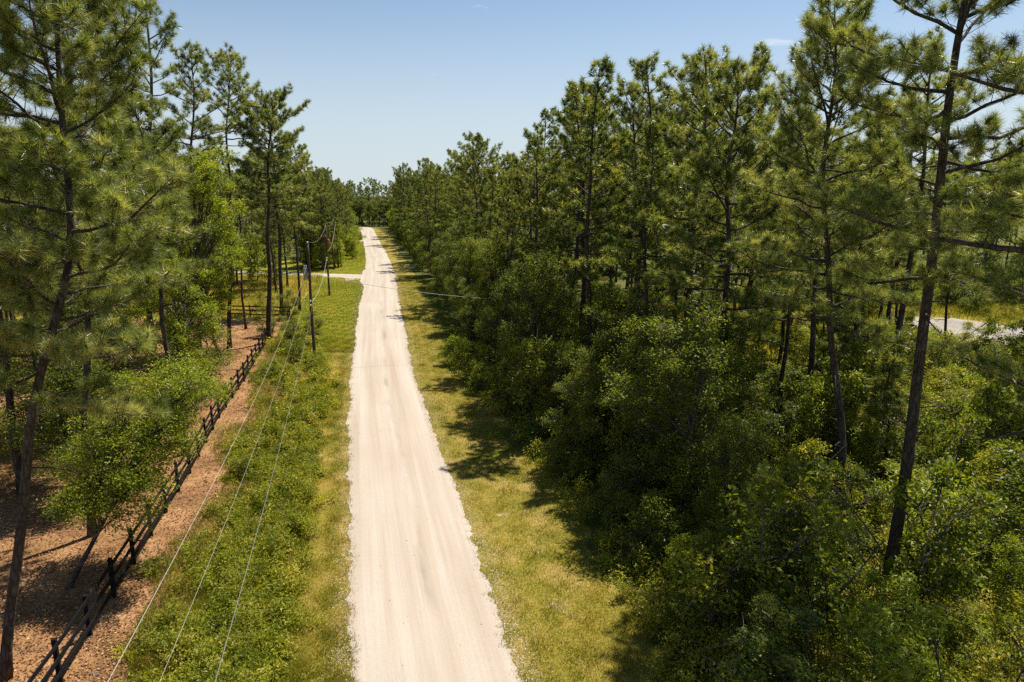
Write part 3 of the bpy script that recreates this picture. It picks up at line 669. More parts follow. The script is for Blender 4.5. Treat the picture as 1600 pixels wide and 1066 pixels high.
used = [(13.4, 22), (13.6, 25.8), (10.6, 33), (15.6, 45.5), (12.9, 48), (8.6, 46), (5.2, 51), (22.5, 39), (24, 58), (33.5, 52)]
rg = rngf(7)
fe1 = lambda y: float(fe_r(np.array(y)))
def span(y):
    if y < 24: return 'close below the camera'
    if y < 40: return 'in the near stretch'
    if y < 60: return 'just before the first pole'
    if y < 98: return 'level with the two poles'
    if y < 128: return 'near the driveway mouth'
    if y < 180: return 'beyond the first driveway'
    if y < 235: return 'near the far driveway'
    return 'by the far bend'
ORD = ['nearest', 'second-nearest', 'third-nearest', 'fourth-nearest', 'fifth-nearest', 'sixth-nearest', 'seventh-nearest', 'eighth-nearest', 'ninth-nearest', 'tenth-nearest', 'eleventh-nearest', 'twelfth-nearest', 'thirteenth-nearest', 'fourteenth-nearest']
def settle(items):
    """items: (make(label), phrase, distance). Like phrases are told apart by their order from the camera"""
    by = {}
    for mk, ph, d in items: by.setdefault(ph, []).append((d, mk))
    for ph, l in by.items():
        l.sort(key=lambda q: q[0])
        for k, (d, mk) in enumerate(l):
            mk(ph if len(l) == 1 else ('%s %s' % (ORD[k], ph) if k < len(ORD) else 'farther ' + ph))
# ---- right pines
allp = list(used)
hole = lambda x, y: (24 < y < 62 and .58 < x/y < .78) or (36 < y < 60 and .30 < x/y < .37) or ((x-48.5)/9)**2+((y-69)/15)**2 < 1 or (12 < x < 34 and 58 < y < 86 and (x*7.3+y*3.1) % 3 > .9)
near_pines = poisson(rg, 1300, lambda y: (fe1(y)+5.2, fe1(y)+min(62, 18+y*.45)), (64, 122), lambda y: 3.8+y*.012, allp, lambda x, y: infov(x, y, 3) and not hole(x, y))
near_pines += poisson(rg, 200, lambda y: (fe1(y)+5.4, fe1(y)+8), (34, 66), 4.0, allp, lambda x, y: not hole(x, y))
far_pines = poisson(rg, 900, lambda y: (fe1(y)+3.2, fe1(y)+15), (118, 300), lambda y: 4.8, allp, lambda x, y: infov(x, y, 3))
items = []
for x, y in poisson(rg, 420, lambda y: (fe1(y)+7, 8+.82*y), (35, 66), 4.5, allp, lambda x, y: infov(x, y, 3) and not hole(x, y)):
    v = int(rg.integers(0, 3)); s = rg.uniform(.85, 1.05); a_, z_ = rg.uniform(0, 6.28), rg.uniform(.95, 1.08)
    items.append((lambda lb, v=v, x=x, y=y, s=s, a=a_, b_=z_: plant('pine_tree', MIDP[v], (x, y), lb, 'pine tree', 'slender pines of the right thicket', s, a, b_),
                  'slender %s pine rising from the right thicket %s' % (['round-crowned', 'flat-topped', 'pointed'][v], span(y)), math.hypot(x, y)))
for x, y in near_pines+far_pines:
    v = int(rg.integers(0, 5)); s = rg.uniform(.78, .96); u = x-fe1(y)
    if u > 22: s *= 1.05
    rank = 'front-rank' if u < 7 else ('second-rank' if u < 15 else 'deep-set')
    sd1, sd2 = rg.uniform(0, 6.28), rg.uniform(.93, 1.08)
    items.append((lambda lb, v=v, x=x, y=y, s=s, a=sd1, b_=sd2: plant('pine_tree', PINES[v], (x, y), lb, 'pine tree', 'forest pines right of the road', s, a, b_),
                  '%s %s pine right of the road %s' % (rank, PLOOK[v], span(y)), math.hypot(x, y)))
# ---- left pines
ul = [(-15, 17.6), (-17.6, 26.3), (-24, 44), (-25.5, 54), (-26.3, 62), (-23.5, 64.4), (-27.2, 79.5), (-28.2, 71), (-23.5, 30.5), (-22, 35.5), (-24.3, 46.3), (-24, 37), (-30, 36)]
lx = lambda y: float(np.interp(y, [20, 75, 90, 112, 130, 150, 165, 200, 230, 290, 330], [-26, -33, -33, -34, -33, -36, -39, -49, -58, -72, -60]))
lp = poisson(rg, 420, lambda y: (-8-.72*y, lx(y)), (30, 112), lambda y: 6.0, ul, lambda x, y: infov(x, y, 3) and abs(x/y+.575) > .035 and not (-75 < x < -30 and 72 < y < 100 and (x*5.1+y) % 4 > 1.2))
lp += poisson(rg, 420, lambda y: (lx(y)-16, lx(y)), (126, 320), 5.2, ul, lambda x, y: infov(x, y))
for x, y in lp:
    v = int(rg.integers(0, 5)); s = rg.uniform(.80, .98)
    if x > lx(y)-4 and y > 120: s *= .8
    far_l = x < -.55*y
    sd1, sd2 = rg.uniform(0, 6.28), rg.uniform(.93, 1.08)
    items.append((lambda lb, v=v, x=x, y=y, s=s, a=sd1, b_=sd2: plant('pine_tree', PINES[v], (x, y), lb, 'pine tree', 'pines of the left woods', s, a, b_),
                  '%s pine %s left of the road %s' % (PLOOK[v], 'far out' if far_l else 'in the woods', span(y)), math.hypot(x, y)))
settle(items)
# ---- young pines filling the right thicket
items = []; uy = list(used)
for x, y in poisson(rg, 300, lambda y: (fe1(y)+7, 6+y*.8), (26, 62), 5.2, uy, lambda x, y: infov(x, y, 3) and not hole(x, y) and not (y > 34 and .15 < x/y < .46)):
    v = int(rg.integers(0, 3)); s = rg.uniform(.7, 1.1)*(.7 if y < 26 else 1); a_ = rg.uniform(0, 6.28)
    items.append((lambda lb, v=v, x=x, y=y, s=s, a=a_: plant('young_pine', YOUNG[v], (x, y), lb, 'pine tree', 'young pines in the right thicket', s, a),
                  '%s young pine among the right thicket %s' % (['bushy', 'lanky', 'short'][v], span(y)), math.hypot(x, y)))
settle(items)
# ---- right edge hardwoods
items = []; ue = []
for x, y in poisson(rg, 700, lambda y: (fe1(y)+1.8, fe1(y)+(5.0 if y < 30 else (8.0 if y < 70 else 5))), (16, 120), lambda y: 2.7+y*.008, ue, lambda x, y: infov(x, y, 3)):
    v = int(rg.integers(0, 4)); u = x-fe1(y)
    s = rg.uniform(.62, .94)*(.68 if u < 2.8 else 1.0)*(.68 if y < 25 else 1); a_, z_ = rg.uniform(0, 6.28), rg.uniform(.88, 1.1)
    items.append((lambda lb, v=v, x=x, y=y, s=s, a=a_, z_=z_: plant('hardwood_tree', OAKS[v], (x, y), lb, 'tree', 'hardwoods along the right forest edge', s, a, z_),
                  '%s %s at the shaded right forest edge %s' % (['mid-green', 'twiggy dark', 'dark', 'taller mid-green'][v], 'small tree' if s < .62 else 'hardwood', span(y)), math.hypot(x, y)))
for x, y in poisson(rg, 300, lambda y: (fe1(y)+1.6, fe1(y)+9), (118, 300), 5.2, ue, lambda x, y: infov(x, y)):
    v = int(rg.integers(0, 3)); s = rg.uniform(.5, .85); a_ = rg.uniform(0, 6.28)
    items.append((lambda lb, v=v, x=x, y=y, s=s, a=a_: plant('hardwood_tree', FAROAKS[v], (x, y), lb, 'tree', 'far hardwoods right of the road', s, a),
                  '%s hardwood below the pines right of the road %s' % (['mid-green', 'dark', 'bright'][v], span(y)), math.hypot(x, y)))
# ---- left hardwoods
uo = []
lo = poisson(rg, 200, lambda y: (lx(y)-9, lx(y)+1.5), (128, 310), 4.8, uo, lambda x, y: infov(x, y))
lo += poisson(rg, 90, lambda y: (-14-.7*y, lx(y)-6), (50, 112), 9, uo, lambda x, y: infov(x, y, 3) and not (-80 < x < -30 and 68 < y < 112))
for x, y in lo:
    v = int(rg.choice([0, 1, 2], p=[.35, .15, .5])); s = rg.uniform(.5, .9); a_ = rg.uniform(0, 6.28)
    items.append((lambda lb, v=v, x=x, y=y, s=s, a=a_: plant('hardwood_tree', FAROAKS[v], (x, y), lb, 'tree', 'hardwoods left of the road', s, a),
                  '%s hardwood under the left pines %s' % (['mid-green', 'dark', 'bright'][v], span(y)), math.hypot(x, y)))
for k in range(22):
    x = -112+k*3.1+rg.normal(0, .6); y = 305.5+rg.uniform(0, 4)+max(0, -70-x)*.05; v = int(rg.integers(0, 2)); s = rg.uniform(.75, 1.0); a_ = rg.uniform(0, 6.28)
    items.append((lambda lb, v=v, x=x, y=y, s=s, a=a_: plant('hardwood_tree', FAROAKS[v], (x, y), lb, 'tree', 'hardwoods closing the far bend', s, a),
                  '%s hardwood %s in the dark hedge behind the far bend' % (['mid-green', 'dark'][v], 'left of the road end' if x < -66 else 'straight behind the road end'), math.hypot(x, y)))
for x, y in poisson(rg, 320, lambda y: (-20-.62*y, -36-.1*y), (104, 152), 4.8, uo, lambda x, y: infov(x, y) and x < -40 and not (116 < y+(x+27)*.17 < 127) and math.hypot(x+84, y-140) > 12 and abs(x+70) > 9):
    v = int(rg.choice([0, 2])); s = rg.uniform(.3, .6); a_ = rg.uniform(0, 6.28)
    items.append((lambda lb, v=v, x=x, y=y, s=s, a=a_: plant('hardwood_tree', FAROAKS[v], (x, y), lb, 'tree', 'small hardwoods by the first driveway', s, a),
                  '%s small hardwood %s the first driveway behind the left pines' % (['mid-green', 'bright'][min(v, 1)], 'before' if y < 122 else 'beyond'), math.hypot(x, y)))
settle(items)
# ---- right thicket shrubs
items = []; us = []
sh = poisson(rg, 1500, lambda y: (fe1(y)+1.0, 8+y*.76), (13, 56), lambda y: 1.7+y*.016, us, lambda x, y: infov(x, y, 2))
sh += poisson(rg, 260, lambda y: (fe1(y)+1.0, 15+y*.7), (56, 104), 4.6, us, lambda x, y: infov(x, y, 2) and ((x-48.5)/9)**2+((y-69)/14)**2 > 1)
for x, y in sh:
    u = x-fe1(y)
    v = int(rg.choice([0, 1, 2, 3, 4, 5], p=[.22, .36, .08, .06, .14, .14] if u < 5 else [.16, .04, .22, .2, .16, .22])); s = rg.uniform(.6, 1.4)*(.7 if u < 1.4 else 1)  # brighter leaf colours past the edge stand in for sun in the thicket
    kind = ['mid-green', 'dark', 'bright', 'narrow-leaved', 'tall broad-leaved', 'yellowish'][v]
    wh = 'on the shaded right verge' if u < 4 else ('behind the edge trees' if u < 12 else 'far into the right thicket')
    a_, z_ = rg.uniform(0, 6.28), rg.uniform(.8, 1.35)
    items.append((lambda lb, v=v, x=x, y=y, s=s, a=a_, z_=z_: plant('shrub', SHRUBS[v], (x, y), lb, 'shrub', 'shrubs of the right thicket', s, a, z_, ('stems', 'foliage')),
                  '%s shrub %s %s' % (kind, wh, span(y)), math.hypot(x, y)))
settle(items)
for k, (x, y, v, s, lb) in enumerate(((41.5, 80, 0, 1.0, 'mid-green shrub at the back edge of the pale sand clearing'), (45.5, 82, 3, .9, 'narrow-leaved shrub behind the pale sand clearing'), (50.5, 82.5, 5, 1.0, 'yellowish shrub behind the pale sand clearing'),
        (55.5, 80, 0, 1.1, 'rounded mid-green shrub at the far right corner of the pale sand clearing'), (43.0, 62.5, 5, .8, 'yellowish shrub at the front edge of the pale sand clearing'), (47.5, 60.0, 2, .7, 'bright low shrub before the pale sand clearing'), (41.0, 70, 2, .9, 'bright shrub at the inner side of the pale sand clearing'))):
    plant('shrub', SHRUBS[v], (x, y), lb, 'shrub', None, s, k*1.1, 1.0, ('stems', 'foliage'))
for k, (x, y, v, s) in enumerate(((40, 90, 0, .75), (45.5, 88, 1, .7), (51, 90, 0, .8), (57, 88.5, 2, .7), (62.5, 92, 1, .85), (68, 90, 0, .75), (35, 92, 1, .7), (54, 95, 1, .9), (47.5, 95.5, 2, .85), (73, 94, 0, .8))):
    plant('hardwood_tree', FAROAKS[v], (x, y), '%s %s hardwood in the row behind the pale sand clearing' % (ORD[k], ['mid-green', 'dark', 'bright'][v]), 'tree', 'hardwoods behind the sand clearing', s, k*.9)
for (x, y, s, lb) in ((-3.6, 51.0, 1.15, 'bright green bush spilling onto the right verge, largest of its cluster'), (-4.6, 55.5, .95, 'bright bush behind the largest of the right verge cluster'), (-2.2, 47.5, .8, 'bright low bush nearest the road in the right verge cluster')):
    plant('shrub', SHRUBS[2], (x, y), lb, 'shrub', None, s, x, 1.2, ('stems', 'foliage'))
# ---- the wood behind all that: reads as one mass, joined
def forest_mass(label, spots, seed):
    rng = rngf(seed); wood, nd = MB(), MB(); lib = []
    for k, (sh_, cb_) in enumerate((('round', 6), ('flat', 8), ('cone', 5))):
        tr, limbs, tw, cr = pine_data(500+seed+k, H=20, cb=cb_, R=4.2, nl=24, nn=5, ln=.62, wd=.17, dens=.6, shape=sh_, k=5, dead=0, r0=.18)
        lib.append((np.concatenate(tr.v), [f for f in tr.f], np.concatenate(cr.v), cr.f[0], np.concatenate(cr.t)))
    for (x, y) in spots:
        tv, tf, cv, cf, ct = lib[rng.integers(0, 3)]; a = rng.uniform(0, 6.28); s = rng.uniform(.82, 1.03)
        rot = lambda V: np.stack([(V[:, 0]*math.cos(a)-V[:, 1]*math.sin(a))*s+x, (V[:, 0]*math.sin(a)+V[:, 1]*math.cos(a))*s+y, V[:, 2]*s], 1)
        wood.add(rot(tv), tf); nd.add(rot(cv), cf, np.clip(ct+rng.normal(0, .1), 0, 1))
    r = empty('forest'); tag(r, label, 'forest', kind='stuff')
    wood.build('trunks', M['bark'], r); nd.build('crowns', M['needle_far'], r)
mass = [(x, y) for x, y in poisson(rg, 900, lambda y: (-175, -30), (304, 345), 4.6, [], lambda x, y: y > 306+max(0, (-62-x))*.06)]
forest_mass('dark pine wood closing the view behind the far bend of the road', mass, 1)
mass = poisson(rg, 500, lambda y: (fe1(min(y, 290))+17, fe1(min(y, 290))+45), (122, 330), 7.5, [], lambda x, y: infov(x, y))
mass += poisson(rg, 700, lambda y: (.1*y, .8*y), (90, 185), 6.4, [], lambda x, y: infov(x, y) and (x > fe1(y)+46 if y > 118 else x > 46) and math.hypot(x-48, y-70) > 16)
forest_mass('continuous pine forest filling the distance behind the right-hand trees', mass, 2)
mass = poisson(rg, 500, lambda y: (lx(y)-60, lx(y)-17), (128, 330), 8.0, [], lambda x, y: infov(x, y) and math.hypot(x+84, y-148) > 14)
mass += poisson(rg, 300, lambda y: (-.8*y, -.42*y), (112, 190), 8.0, [], lambda x, y: infov(x, y) and not (-100 < x < -60 and y < 152))
forest_mass('continuous pine woods filling the distance behind the left-hand trees', mass, 3)
for (x, y, k, v, s, lb) in ((-35.0, 103.0, 'p', 0, .92, 'round-crowned pine before the first driveway, next left of the second pole'),
        (-38.5, 111.0, 'p', 1, .9, 'flat-topped pine at the edge of the first driveway behind the golden field'),
        (-42.5, 104.0, 'p', 3, .92, 'high-crowned pine behind the golden field left of the second pole'),
        (-35.5, 128.0, 'p', 0, .86, 'round-crowned pine on the far side of the first driveway by the third pole'),
        (-37.5, 136.0, 'p', 2, .95, 'pointed pine behind the third pole'),
        (-37.5, 107.0, 'o', 2, .62, 'bright hardwood screening the first driveway behind the second pole'),
        (-42.0, 112.5, 'o', 2, .7, 'bright hardwood screening the first driveway farther left'),
        (-47.0, 108.0, 'o', 0, .7, 'mid-green hardwood at the back of the golden field'),
        (-36.0, 130.5, 'o', 2, .78, 'bright hardwood beyond the driveway beside the third pole'),
        (-40.0, 133.0, 'o', 0, .85, 'mid-green hardwood beyond the driveway left of the third pole'),
        (-36.8, 142.0, 'o', 2, .72, 'bright hardwood bulging onto the lawn past the third pole')):
    if k == 'p': plant('pine_tree', PINES[v], (x, y), lb, 'pine tree', 'pines by the first driveway', s, x*1.7, 1.0)
    else: plant('hardwood_tree', FAROAKS[v], (x, y), lb, 'tree', 'hardwoods by the first driveway', s, x*1.7)
# bushes of the brushy strip by the first pole and along the fence
for i, (x, y, v, s, lb) in enumerate((
        (-16.0, 55.0, 2, .62, 'low bright bush at the foot of the first utility pole'),
        (-18.3, 56.5, 0, .75, 'rounded bush between the first utility pole and the fence corner'),
        (-20.6, 62.5, 0, .95, 'taller dark bush beside the fence-corner pine'),
        (-19.6, 66.0, 1, .75, 'dark bush with bare twigs behind the first utility pole'),
        (-17.2, 50.5, 2, .6, 'leafy bush in the brushy strip just before the first pole'),
        (-18.8, 52.0, 2, .62, 'bright bush against the fence rails before the corner'),
        (-13.5, 32.2, 0, .42, 'small dark round bush standing out in the brushy strip'),
        (-24.5, 67.5, 1, .9, 'dark shrub tangled round the fence-corner pine'),
        (-25.6, 77.5, 1, .9, 'dark shrub below the straight pines behind the fence corner'),
        (-30.5, 83.0, 5, .8, 'spiky pale shrub in the golden field behind the cross fence'))):
    plant('shrub', SHRUBS[v], (x, y), lb, 'shrub', None, s, i*1.3, 1.0, ('stems', 'foliage'))

# ------------------------------------------------------------------ ground cover (uncountable)
def scatter_blades(name, label, cat, xl, xr, y0, y1, n, hgt, wd, seed, tint=(.45, .2), pw=1.6, patch=None):
    rng = rngf(seed)
    y = y0*((y1/y0)**(rng.uniform(0, 1, n)**pw)); x = xl(y)+(xr(y)-xl(y))*rng.uniform(0, 1, n)
    T = rng.normal(tint[0], tint[1], n)
    if patch is not None:
        k, keep = patch(x, y, rng); T = T+k; x, y, T = x[keep], y[keep], T[keep]; n = len(x)
    sc = np.sqrt(np.maximum(1, y/26))
    lump = np.clip(np.sin(x*2.9+y*1.1)*np.sin(y*2.3-x*1.7)+.5*np.sin(x*7.1+3)*np.sin(y*6.3), -.5, 1.3)
    h = hgt*rng.uniform(.5, 1.3, n)*sc**.5*(1+.6*lump); wdt = wd*rng.uniform(.7, 1.3, n)*sc
    an = rng.uniform(0, 2*np.pi, n); ln_ = rng.uniform(.2, .9, n); a2 = rng.uniform(0, 2*np.pi, n)
    base = np.stack([x, y, np.full(n, .0)], 1); sd_ = np.stack([np.cos(an), np.sin(an), 0*an], 1)*wdt[:, None]/2
    tip = base+np.stack([np.cos(a2)*ln_*h, np.sin(a2)*ln_*h, h], 1)
    b = MB(); b.add(np.stack([base-sd_, base+sd_, tip], 1).reshape(-1, 3), np.arange(n*3).reshape(-1, 3), np.repeat(np.clip(T, 0, 1), 3))
    return tag(b.build(name, M['grass']), label, cat, kind='stuff')
pn = wob(21, [.5, .4, .3], [.35, .9, 2.1]); pm = wob(22, [.5, .4, .3], [.5, 1.3, 2.7])
P2 = lambda x, y: np.sin(.9*x+.5*y+1)+np.sin(-.6*x+.47*y)+.7*np.sin(2.3*x-1.1*y)+.6*np.sin(1.7*x+2.9*y+2)+.5*np.sin(4.1*x-3.3*y)
def patch_l(x, y, rng):
    u = (x-hw_l(y)); n_ = pn(y)*.5+pm(x*1.7)*.6
    track = np.exp(-((u+1.35+.25*pn(y*.4))/.42)**2)*(.26+.14*pm(y*.55)) + np.exp(-((u+.25)/.3)**2)*.25; track = np.clip(track, 0, .6)
    return track+.09*P2(x, y), rng.uniform(0, 1, len(x)) < np.clip(.95-track*1.8+.15*n_, .15, 1)*np.clip((.30-u)/.5+.05*n_, .0, 1)**1.3
scatter_blades('grass', 'sunlit green and straw-coloured grass verge left of the road', 'grass', lambda y: brush_r(y)-.4, lambda y: hw_l(y)+.42, 15, 66, 210000, .085, .016, 31, (.37, .17), patch=patch_l)
def patch_r(x, y, rng):
    u = x-hw_r(y); n_ = pm(y)*.5+pn(x*1.7+y*.3)*.6
    tr_ = np.exp(-((u-.35)/.35)**2)*.22+np.exp(-((u-1.35)/.25)**2)*.18
    return tr_+.10*P2(x, y), rng.uniform(0, 1, len(x)) < np.clip(.95-tr_*1.8+.2*n_, .15, 1)*np.clip((.30+u)/.5+.05*n_, .0, 1)**1.3
scatter_blades('grass', 'patchy yellow-green grass verge between the road and the shaded forest', 'grass', lambda y: hw_r(y)-.42, lambda y: fe_r(y)+1.5, 14, 120, 250000, .085, .016, 32, (.42, .17), patch=patch_r, pw=1.5)
scatter_blades('grass', 'mown bright lawn around the poles and driveways', 'grass', lambda y: np.interp(y, [60, 75, 110, 116, 150, 165, 200, 290], [-22, -25.5, -31.5, -40, -42, -42, -54, -72]), lambda y: hw_l(y)+.05, 60, 260, 130000, .07, .022, 33, (.33, .18), pw=1.3,
               patch=lambda x, y, r: (.12*pn(y*.6)+.10*pm(x*.8), ~((y > 115+(-25-x)*.17) & (y < 120.5+(-25-x)*.17)) & ~((y > 207.5) & (y < 213.5))))
scatter_blades('grass', 'dry golden meadow grass in the clearing right of the forest', 'grass', lambda y: 8+.1*y, lambda y: 34+.6*y, 57, 87, 60000, .45, .03, 34, (.52, .22), pw=1.0, patch=lambda x, y, r: (0*x, ((x-48.0)/5.9)**2+((y-70)/8.3)**2 > 1))
scatter_blades('grass', 'golden field grass behind the cross fence', 'grass', lambda y: -20-.7*y, lambda y: -26-(y-76)*.16, 78, 119, 70000, .28, .03, 35, (.66, .18), pw=1.0)
# weeds of the brushy strip: leafy low plants
def weeds(name, label, xl, xr, y0, y1, ncl, seed, leafm, hg=.45, nl=26, ls=.105, dens=None, pw=1.5, wr=.52, cr=.38, per=9):
    rng = rngf(seed); cy_ = y0*((y1/y0)**(rng.uniform(0, 1, ncl)**pw)); cx_ = xl(cy_)+(xr(cy_)-xl(cy_))*rng.uniform(0, 1, ncl)
    if dens is not None:
        k = dens(cx_, cy_, rng); cx_, cy_ = cx_[k], cy_[k]
    q = len(cx_); ch = rng.uniform(.35, 1.25, q)**1.3; ctn = rng.normal(.56, .2, q); crr = cr*rng.uniform(.4, 1.3, q)
    cnt = np.maximum(2, (per*(crr/cr)).astype(int)); idx = np.repeat(np.arange(q), cnt); m_ = len(idx)
    x = cx_[idx]+rng.normal(0, 1, m_)*crr[idx]*.6; y = cy_[idx]+rng.normal(0, 1, m_)*crr[idx]*.6
    h = hg*ch[idx]*rng.uniform(.45, 1.2, m_)
    sc = np.sqrt(np.maximum(1, y/28))
    c = np.stack([x, y, 0*x], 1)
    P = c[:, None]+np.stack([rng.normal(0, .13, (m_, nl))*sc[:, None], rng.normal(0, .13, (m_, nl))*sc[:, None], h[:, None]*rng.uniform(.12, 1, (m_, nl))**.7], -1)
    ct = np.clip(ctn[idx]+rng.normal(0, .1, m_), 0, 1)
    T = np.clip(np.repeat(ct, nl)+rng.normal(0, .12, m_*nl), 0, 1)
    b = MB(); leaves(b, P.reshape(-1, 3), np.repeat(ls*sc, nl), rng, T, up=.9, wr=wr)
    b.sticks(c, c+np.stack([rng.normal(0, .05, m_), rng.normal(0, .05, m_), h*.9], 1), .006, .003, .9)
    return tag(b.build(name, M[leafm]), label, 'weeds', kind='stuff')
def wd_d(x, y, rng):
    f = (x-litter_r(y))/np.maximum(.5, brush_r(y)-litter_r(y))
    n_ = np.sin(x*1.1+y*.7)+np.sin(x*.6-y*1.3+2)+np.sin(x*2.7+y*2.2)
    return rng.uniform(0, 1, len(x)) < np.clip((f*1.5-.05)*(1.05-.9*np.clip((f-.75)/.5, 0, 1))+.26*n_*np.clip(1.5-f, 0, 1), .03, 1)
weeds('weeds', 'sprawling bright green weeds between the black fence and the mown verge', lambda y: litter_r(y)-.9, lambda y: brush_r(y)+1.0, 15, 66, 1250, 41, 'weed', hg=.75, nl=26, dens=wd_d)
weeds('weeds', 'narrow-leaved darker weeds mixed through the brushy strip', lambda y: litter_r(y)-.6, lambda y: brush_r(y)+.3, 15, 66, 300, 46, 'oak', hg=1.05, nl=30, ls=.12, wr=.3, cr=.32, dens=wd_d)
scatter_blades('weedy_grass', 'thin grass tufts among the weeds beside the black fence', 'grass', lambda y: litter_r(y)-.5, lambda y: brush_r(y)+.3, 15, 66, 70000, .26, .016, 42, (.42, .2))
weeds('undergrowth', 'low leafy undergrowth covering the floor of the right thicket', lambda y: fe_r(y)-.2, lambda y: 8+y*.80, 13, 62, 1900, 43, 'weed', .95, 24, .10, pw=1.2, cr=.5, per=8)  # lighter leaf material here: sunlight put into the undergrowth's colour
# fallen leaves
rng = rngf(44); n = 70000
y = 14*((74/14)**(rng.uniform(0, 1, n)**1.25)); x = litter_r(y)+.9-(y*.62+4)*rng.uniform(0, 1, n)**1.3
b = MB(); P = np.stack([x, y, rng.uniform(.005, .05, n)], 1)
leaves(b, P, .085*np.sqrt(np.maximum(1, y/26)), rng, np.clip(rng.normal(.55, .22, n), 0, 1), up=1.6, wr=.6)
tag(b.build('fallen_leaves', M['litter']), 'orange-brown fallen leaves covering the ground inside the fence', 'leaf litter', kind='stuff')
rng = rngf(47); n = 900; y = 14*((74/14)**(rng.uniform(0, 1, n)**1.2)); x = litter_r(y)+.3-(y*.6+3)*rng.uniform(0, 1, n)
a_ = rng.uniform(0, 6.28, n); l_ = rng.uniform(.15, .9, n)**1.4; p0 = np.stack([x, y, np.full(n, .03)], 1)
p1 = p0+np.stack([np.cos(a_)*l_, np.sin(a_)*l_, rng.uniform(0, .06, n)], 1)
b = MB(); b.sticks(p0, p1, .012, .005); p2 = p0+(p1-p0)*.5; b.sticks(p2, p2+np.stack([np.cos(a_+.7)*l_*.4, np.sin(a_+.7)*l_*.4, 0*a_+.02], 1), .007, .003)
tag(b.build('fallen_twigs', M['twig']), 'grey fallen twigs scattered over the leaf litter', 'twigs', kind='stuff')
rng = rngf(48); n = 110; y = 16*((110/16)**rng.uniform(0, 1, n)); x = hw_l(y)+.1+(hw_r(y)-hw_l(y)-.2)*rng.beta(.7, .7, n)
b = MB(); leaves(b, np.stack([x, y, np.full(n, .075)], 1), .042*np.sqrt(np.maximum(1, y/26)), rng, np.clip(rng.normal(.3, .2, n), 0, 1), up=2.0, wr=.6)
tag(b.build('stray_leaves', M['litter']), 'stray brown leaves blown onto the pale sand road', 'leaves', kind='stuff')
# stones and lumps along the road edges
rng = rngf(45); n = 15000; y = 15*((130/15)**(rng.uniform(0, 1, n)**1.2)); sd_ = rng.integers(0, 2, n)
x = np.where(sd_ == 0, hw_l(y)-np.abs(rng.normal(0, .42, n))+.12, hw_r(y)+np.abs(rng.normal(0, .46, n))-.12)
r_ = rng.uniform(.008, .034, n)*np.sqrt(np.maximum(1, y/30)); o8 = np.array([[1,0,0],[-1,0,0],[0,1,0],[0,-1,0],[0,0,.35],[0,0,-.35]])
V = np.stack([x, y, np.full(n, .012)], 1)[:, None]+o8[None]*r_[:, None, None]*rng.uniform(.6, 1.3, (n, 6, 1))
fo_ = np.array([[0,2,4],[2,1,4],[1,3,4],[3,0,4],[2,0,5],[1,2,5],[3,1,5],[0,3,5]])
b = MB(); b.add(V.reshape(-1, 3), (np.arange(n)[:, None, None]*6+fo_[None]).reshape(-1, 3))
tag(b.build('gravel', M['crumb']), 'loose pale gravel crumbling along both edges of the sand road', 'gravel', kind='stuff')

# ------------------------------------------------------------------ fences
def fence(label, pts, ph=1.47, rails=(.42, .87, 1.32), rs=.06):
    r = empty('wooden_fence', (pts[0][0], pts[0][1], 0)); tag(r, label, 'fence')
    rnd = random.Random(len(pts)); p0 = Vector((pts[0][0], pts[0][1], 0)); tops = []
    for (x, y) in pts:
        b = MB(); h = ph+rnd.uniform(-.02, .02); b.box((0, 0, h/2-.1), (.125, .125, h+.2), taper=.96); b.box((0, 0, h+.012), (.145, .145, .03), taper=.8)
        o = b.build('post', M['fence'], r); o.location = Vector((x, y, 0))-p0; o.rotation_euler = (rnd.uniform(-.012, .012), rnd.uniform(-.012, .012), rnd.uniform(-.06, .06)+.24)
    for (xa, ya), (xb, yb) in zip(pts, pts[1:]):
        d = Vector((xb-xa, yb-ya, 0)).normalized(); sd_ = Vector((-d.y, d.x, 0))*(.085)
        for z in rails:
            b = MB(); a_ = Vector((xa, ya, z+rnd.uniform(-.012, .012)))-p0-sd_+d*.01; c_ = Vector((xb, yb, z+rnd.uniform(-.012, .012)))-p0-sd_-d*.01
            b.bar(a_, c_, .036, .14); b.build('rail', M['fence'], r)
    return r
yy = 13.0; pts = []
while yy < 67:
    pts.append((float(fx(yy)), yy)); yy += 2.2
fence('black three-rail wooden fence running beside the brushy strip to the far pine', pts)
ce = pts[-1]
fence('dark cross fence along the golden field behind the left pines', [(-25.4+(-2.4)*i, 77.0+i*.35) for i in range(16)])
fence('short stretch of dark rail fence in the sunny right meadow', [(29.6+2.3*i, 80+.1*i) for i in range(3)], 1.4, (.5, .85, 1.2))

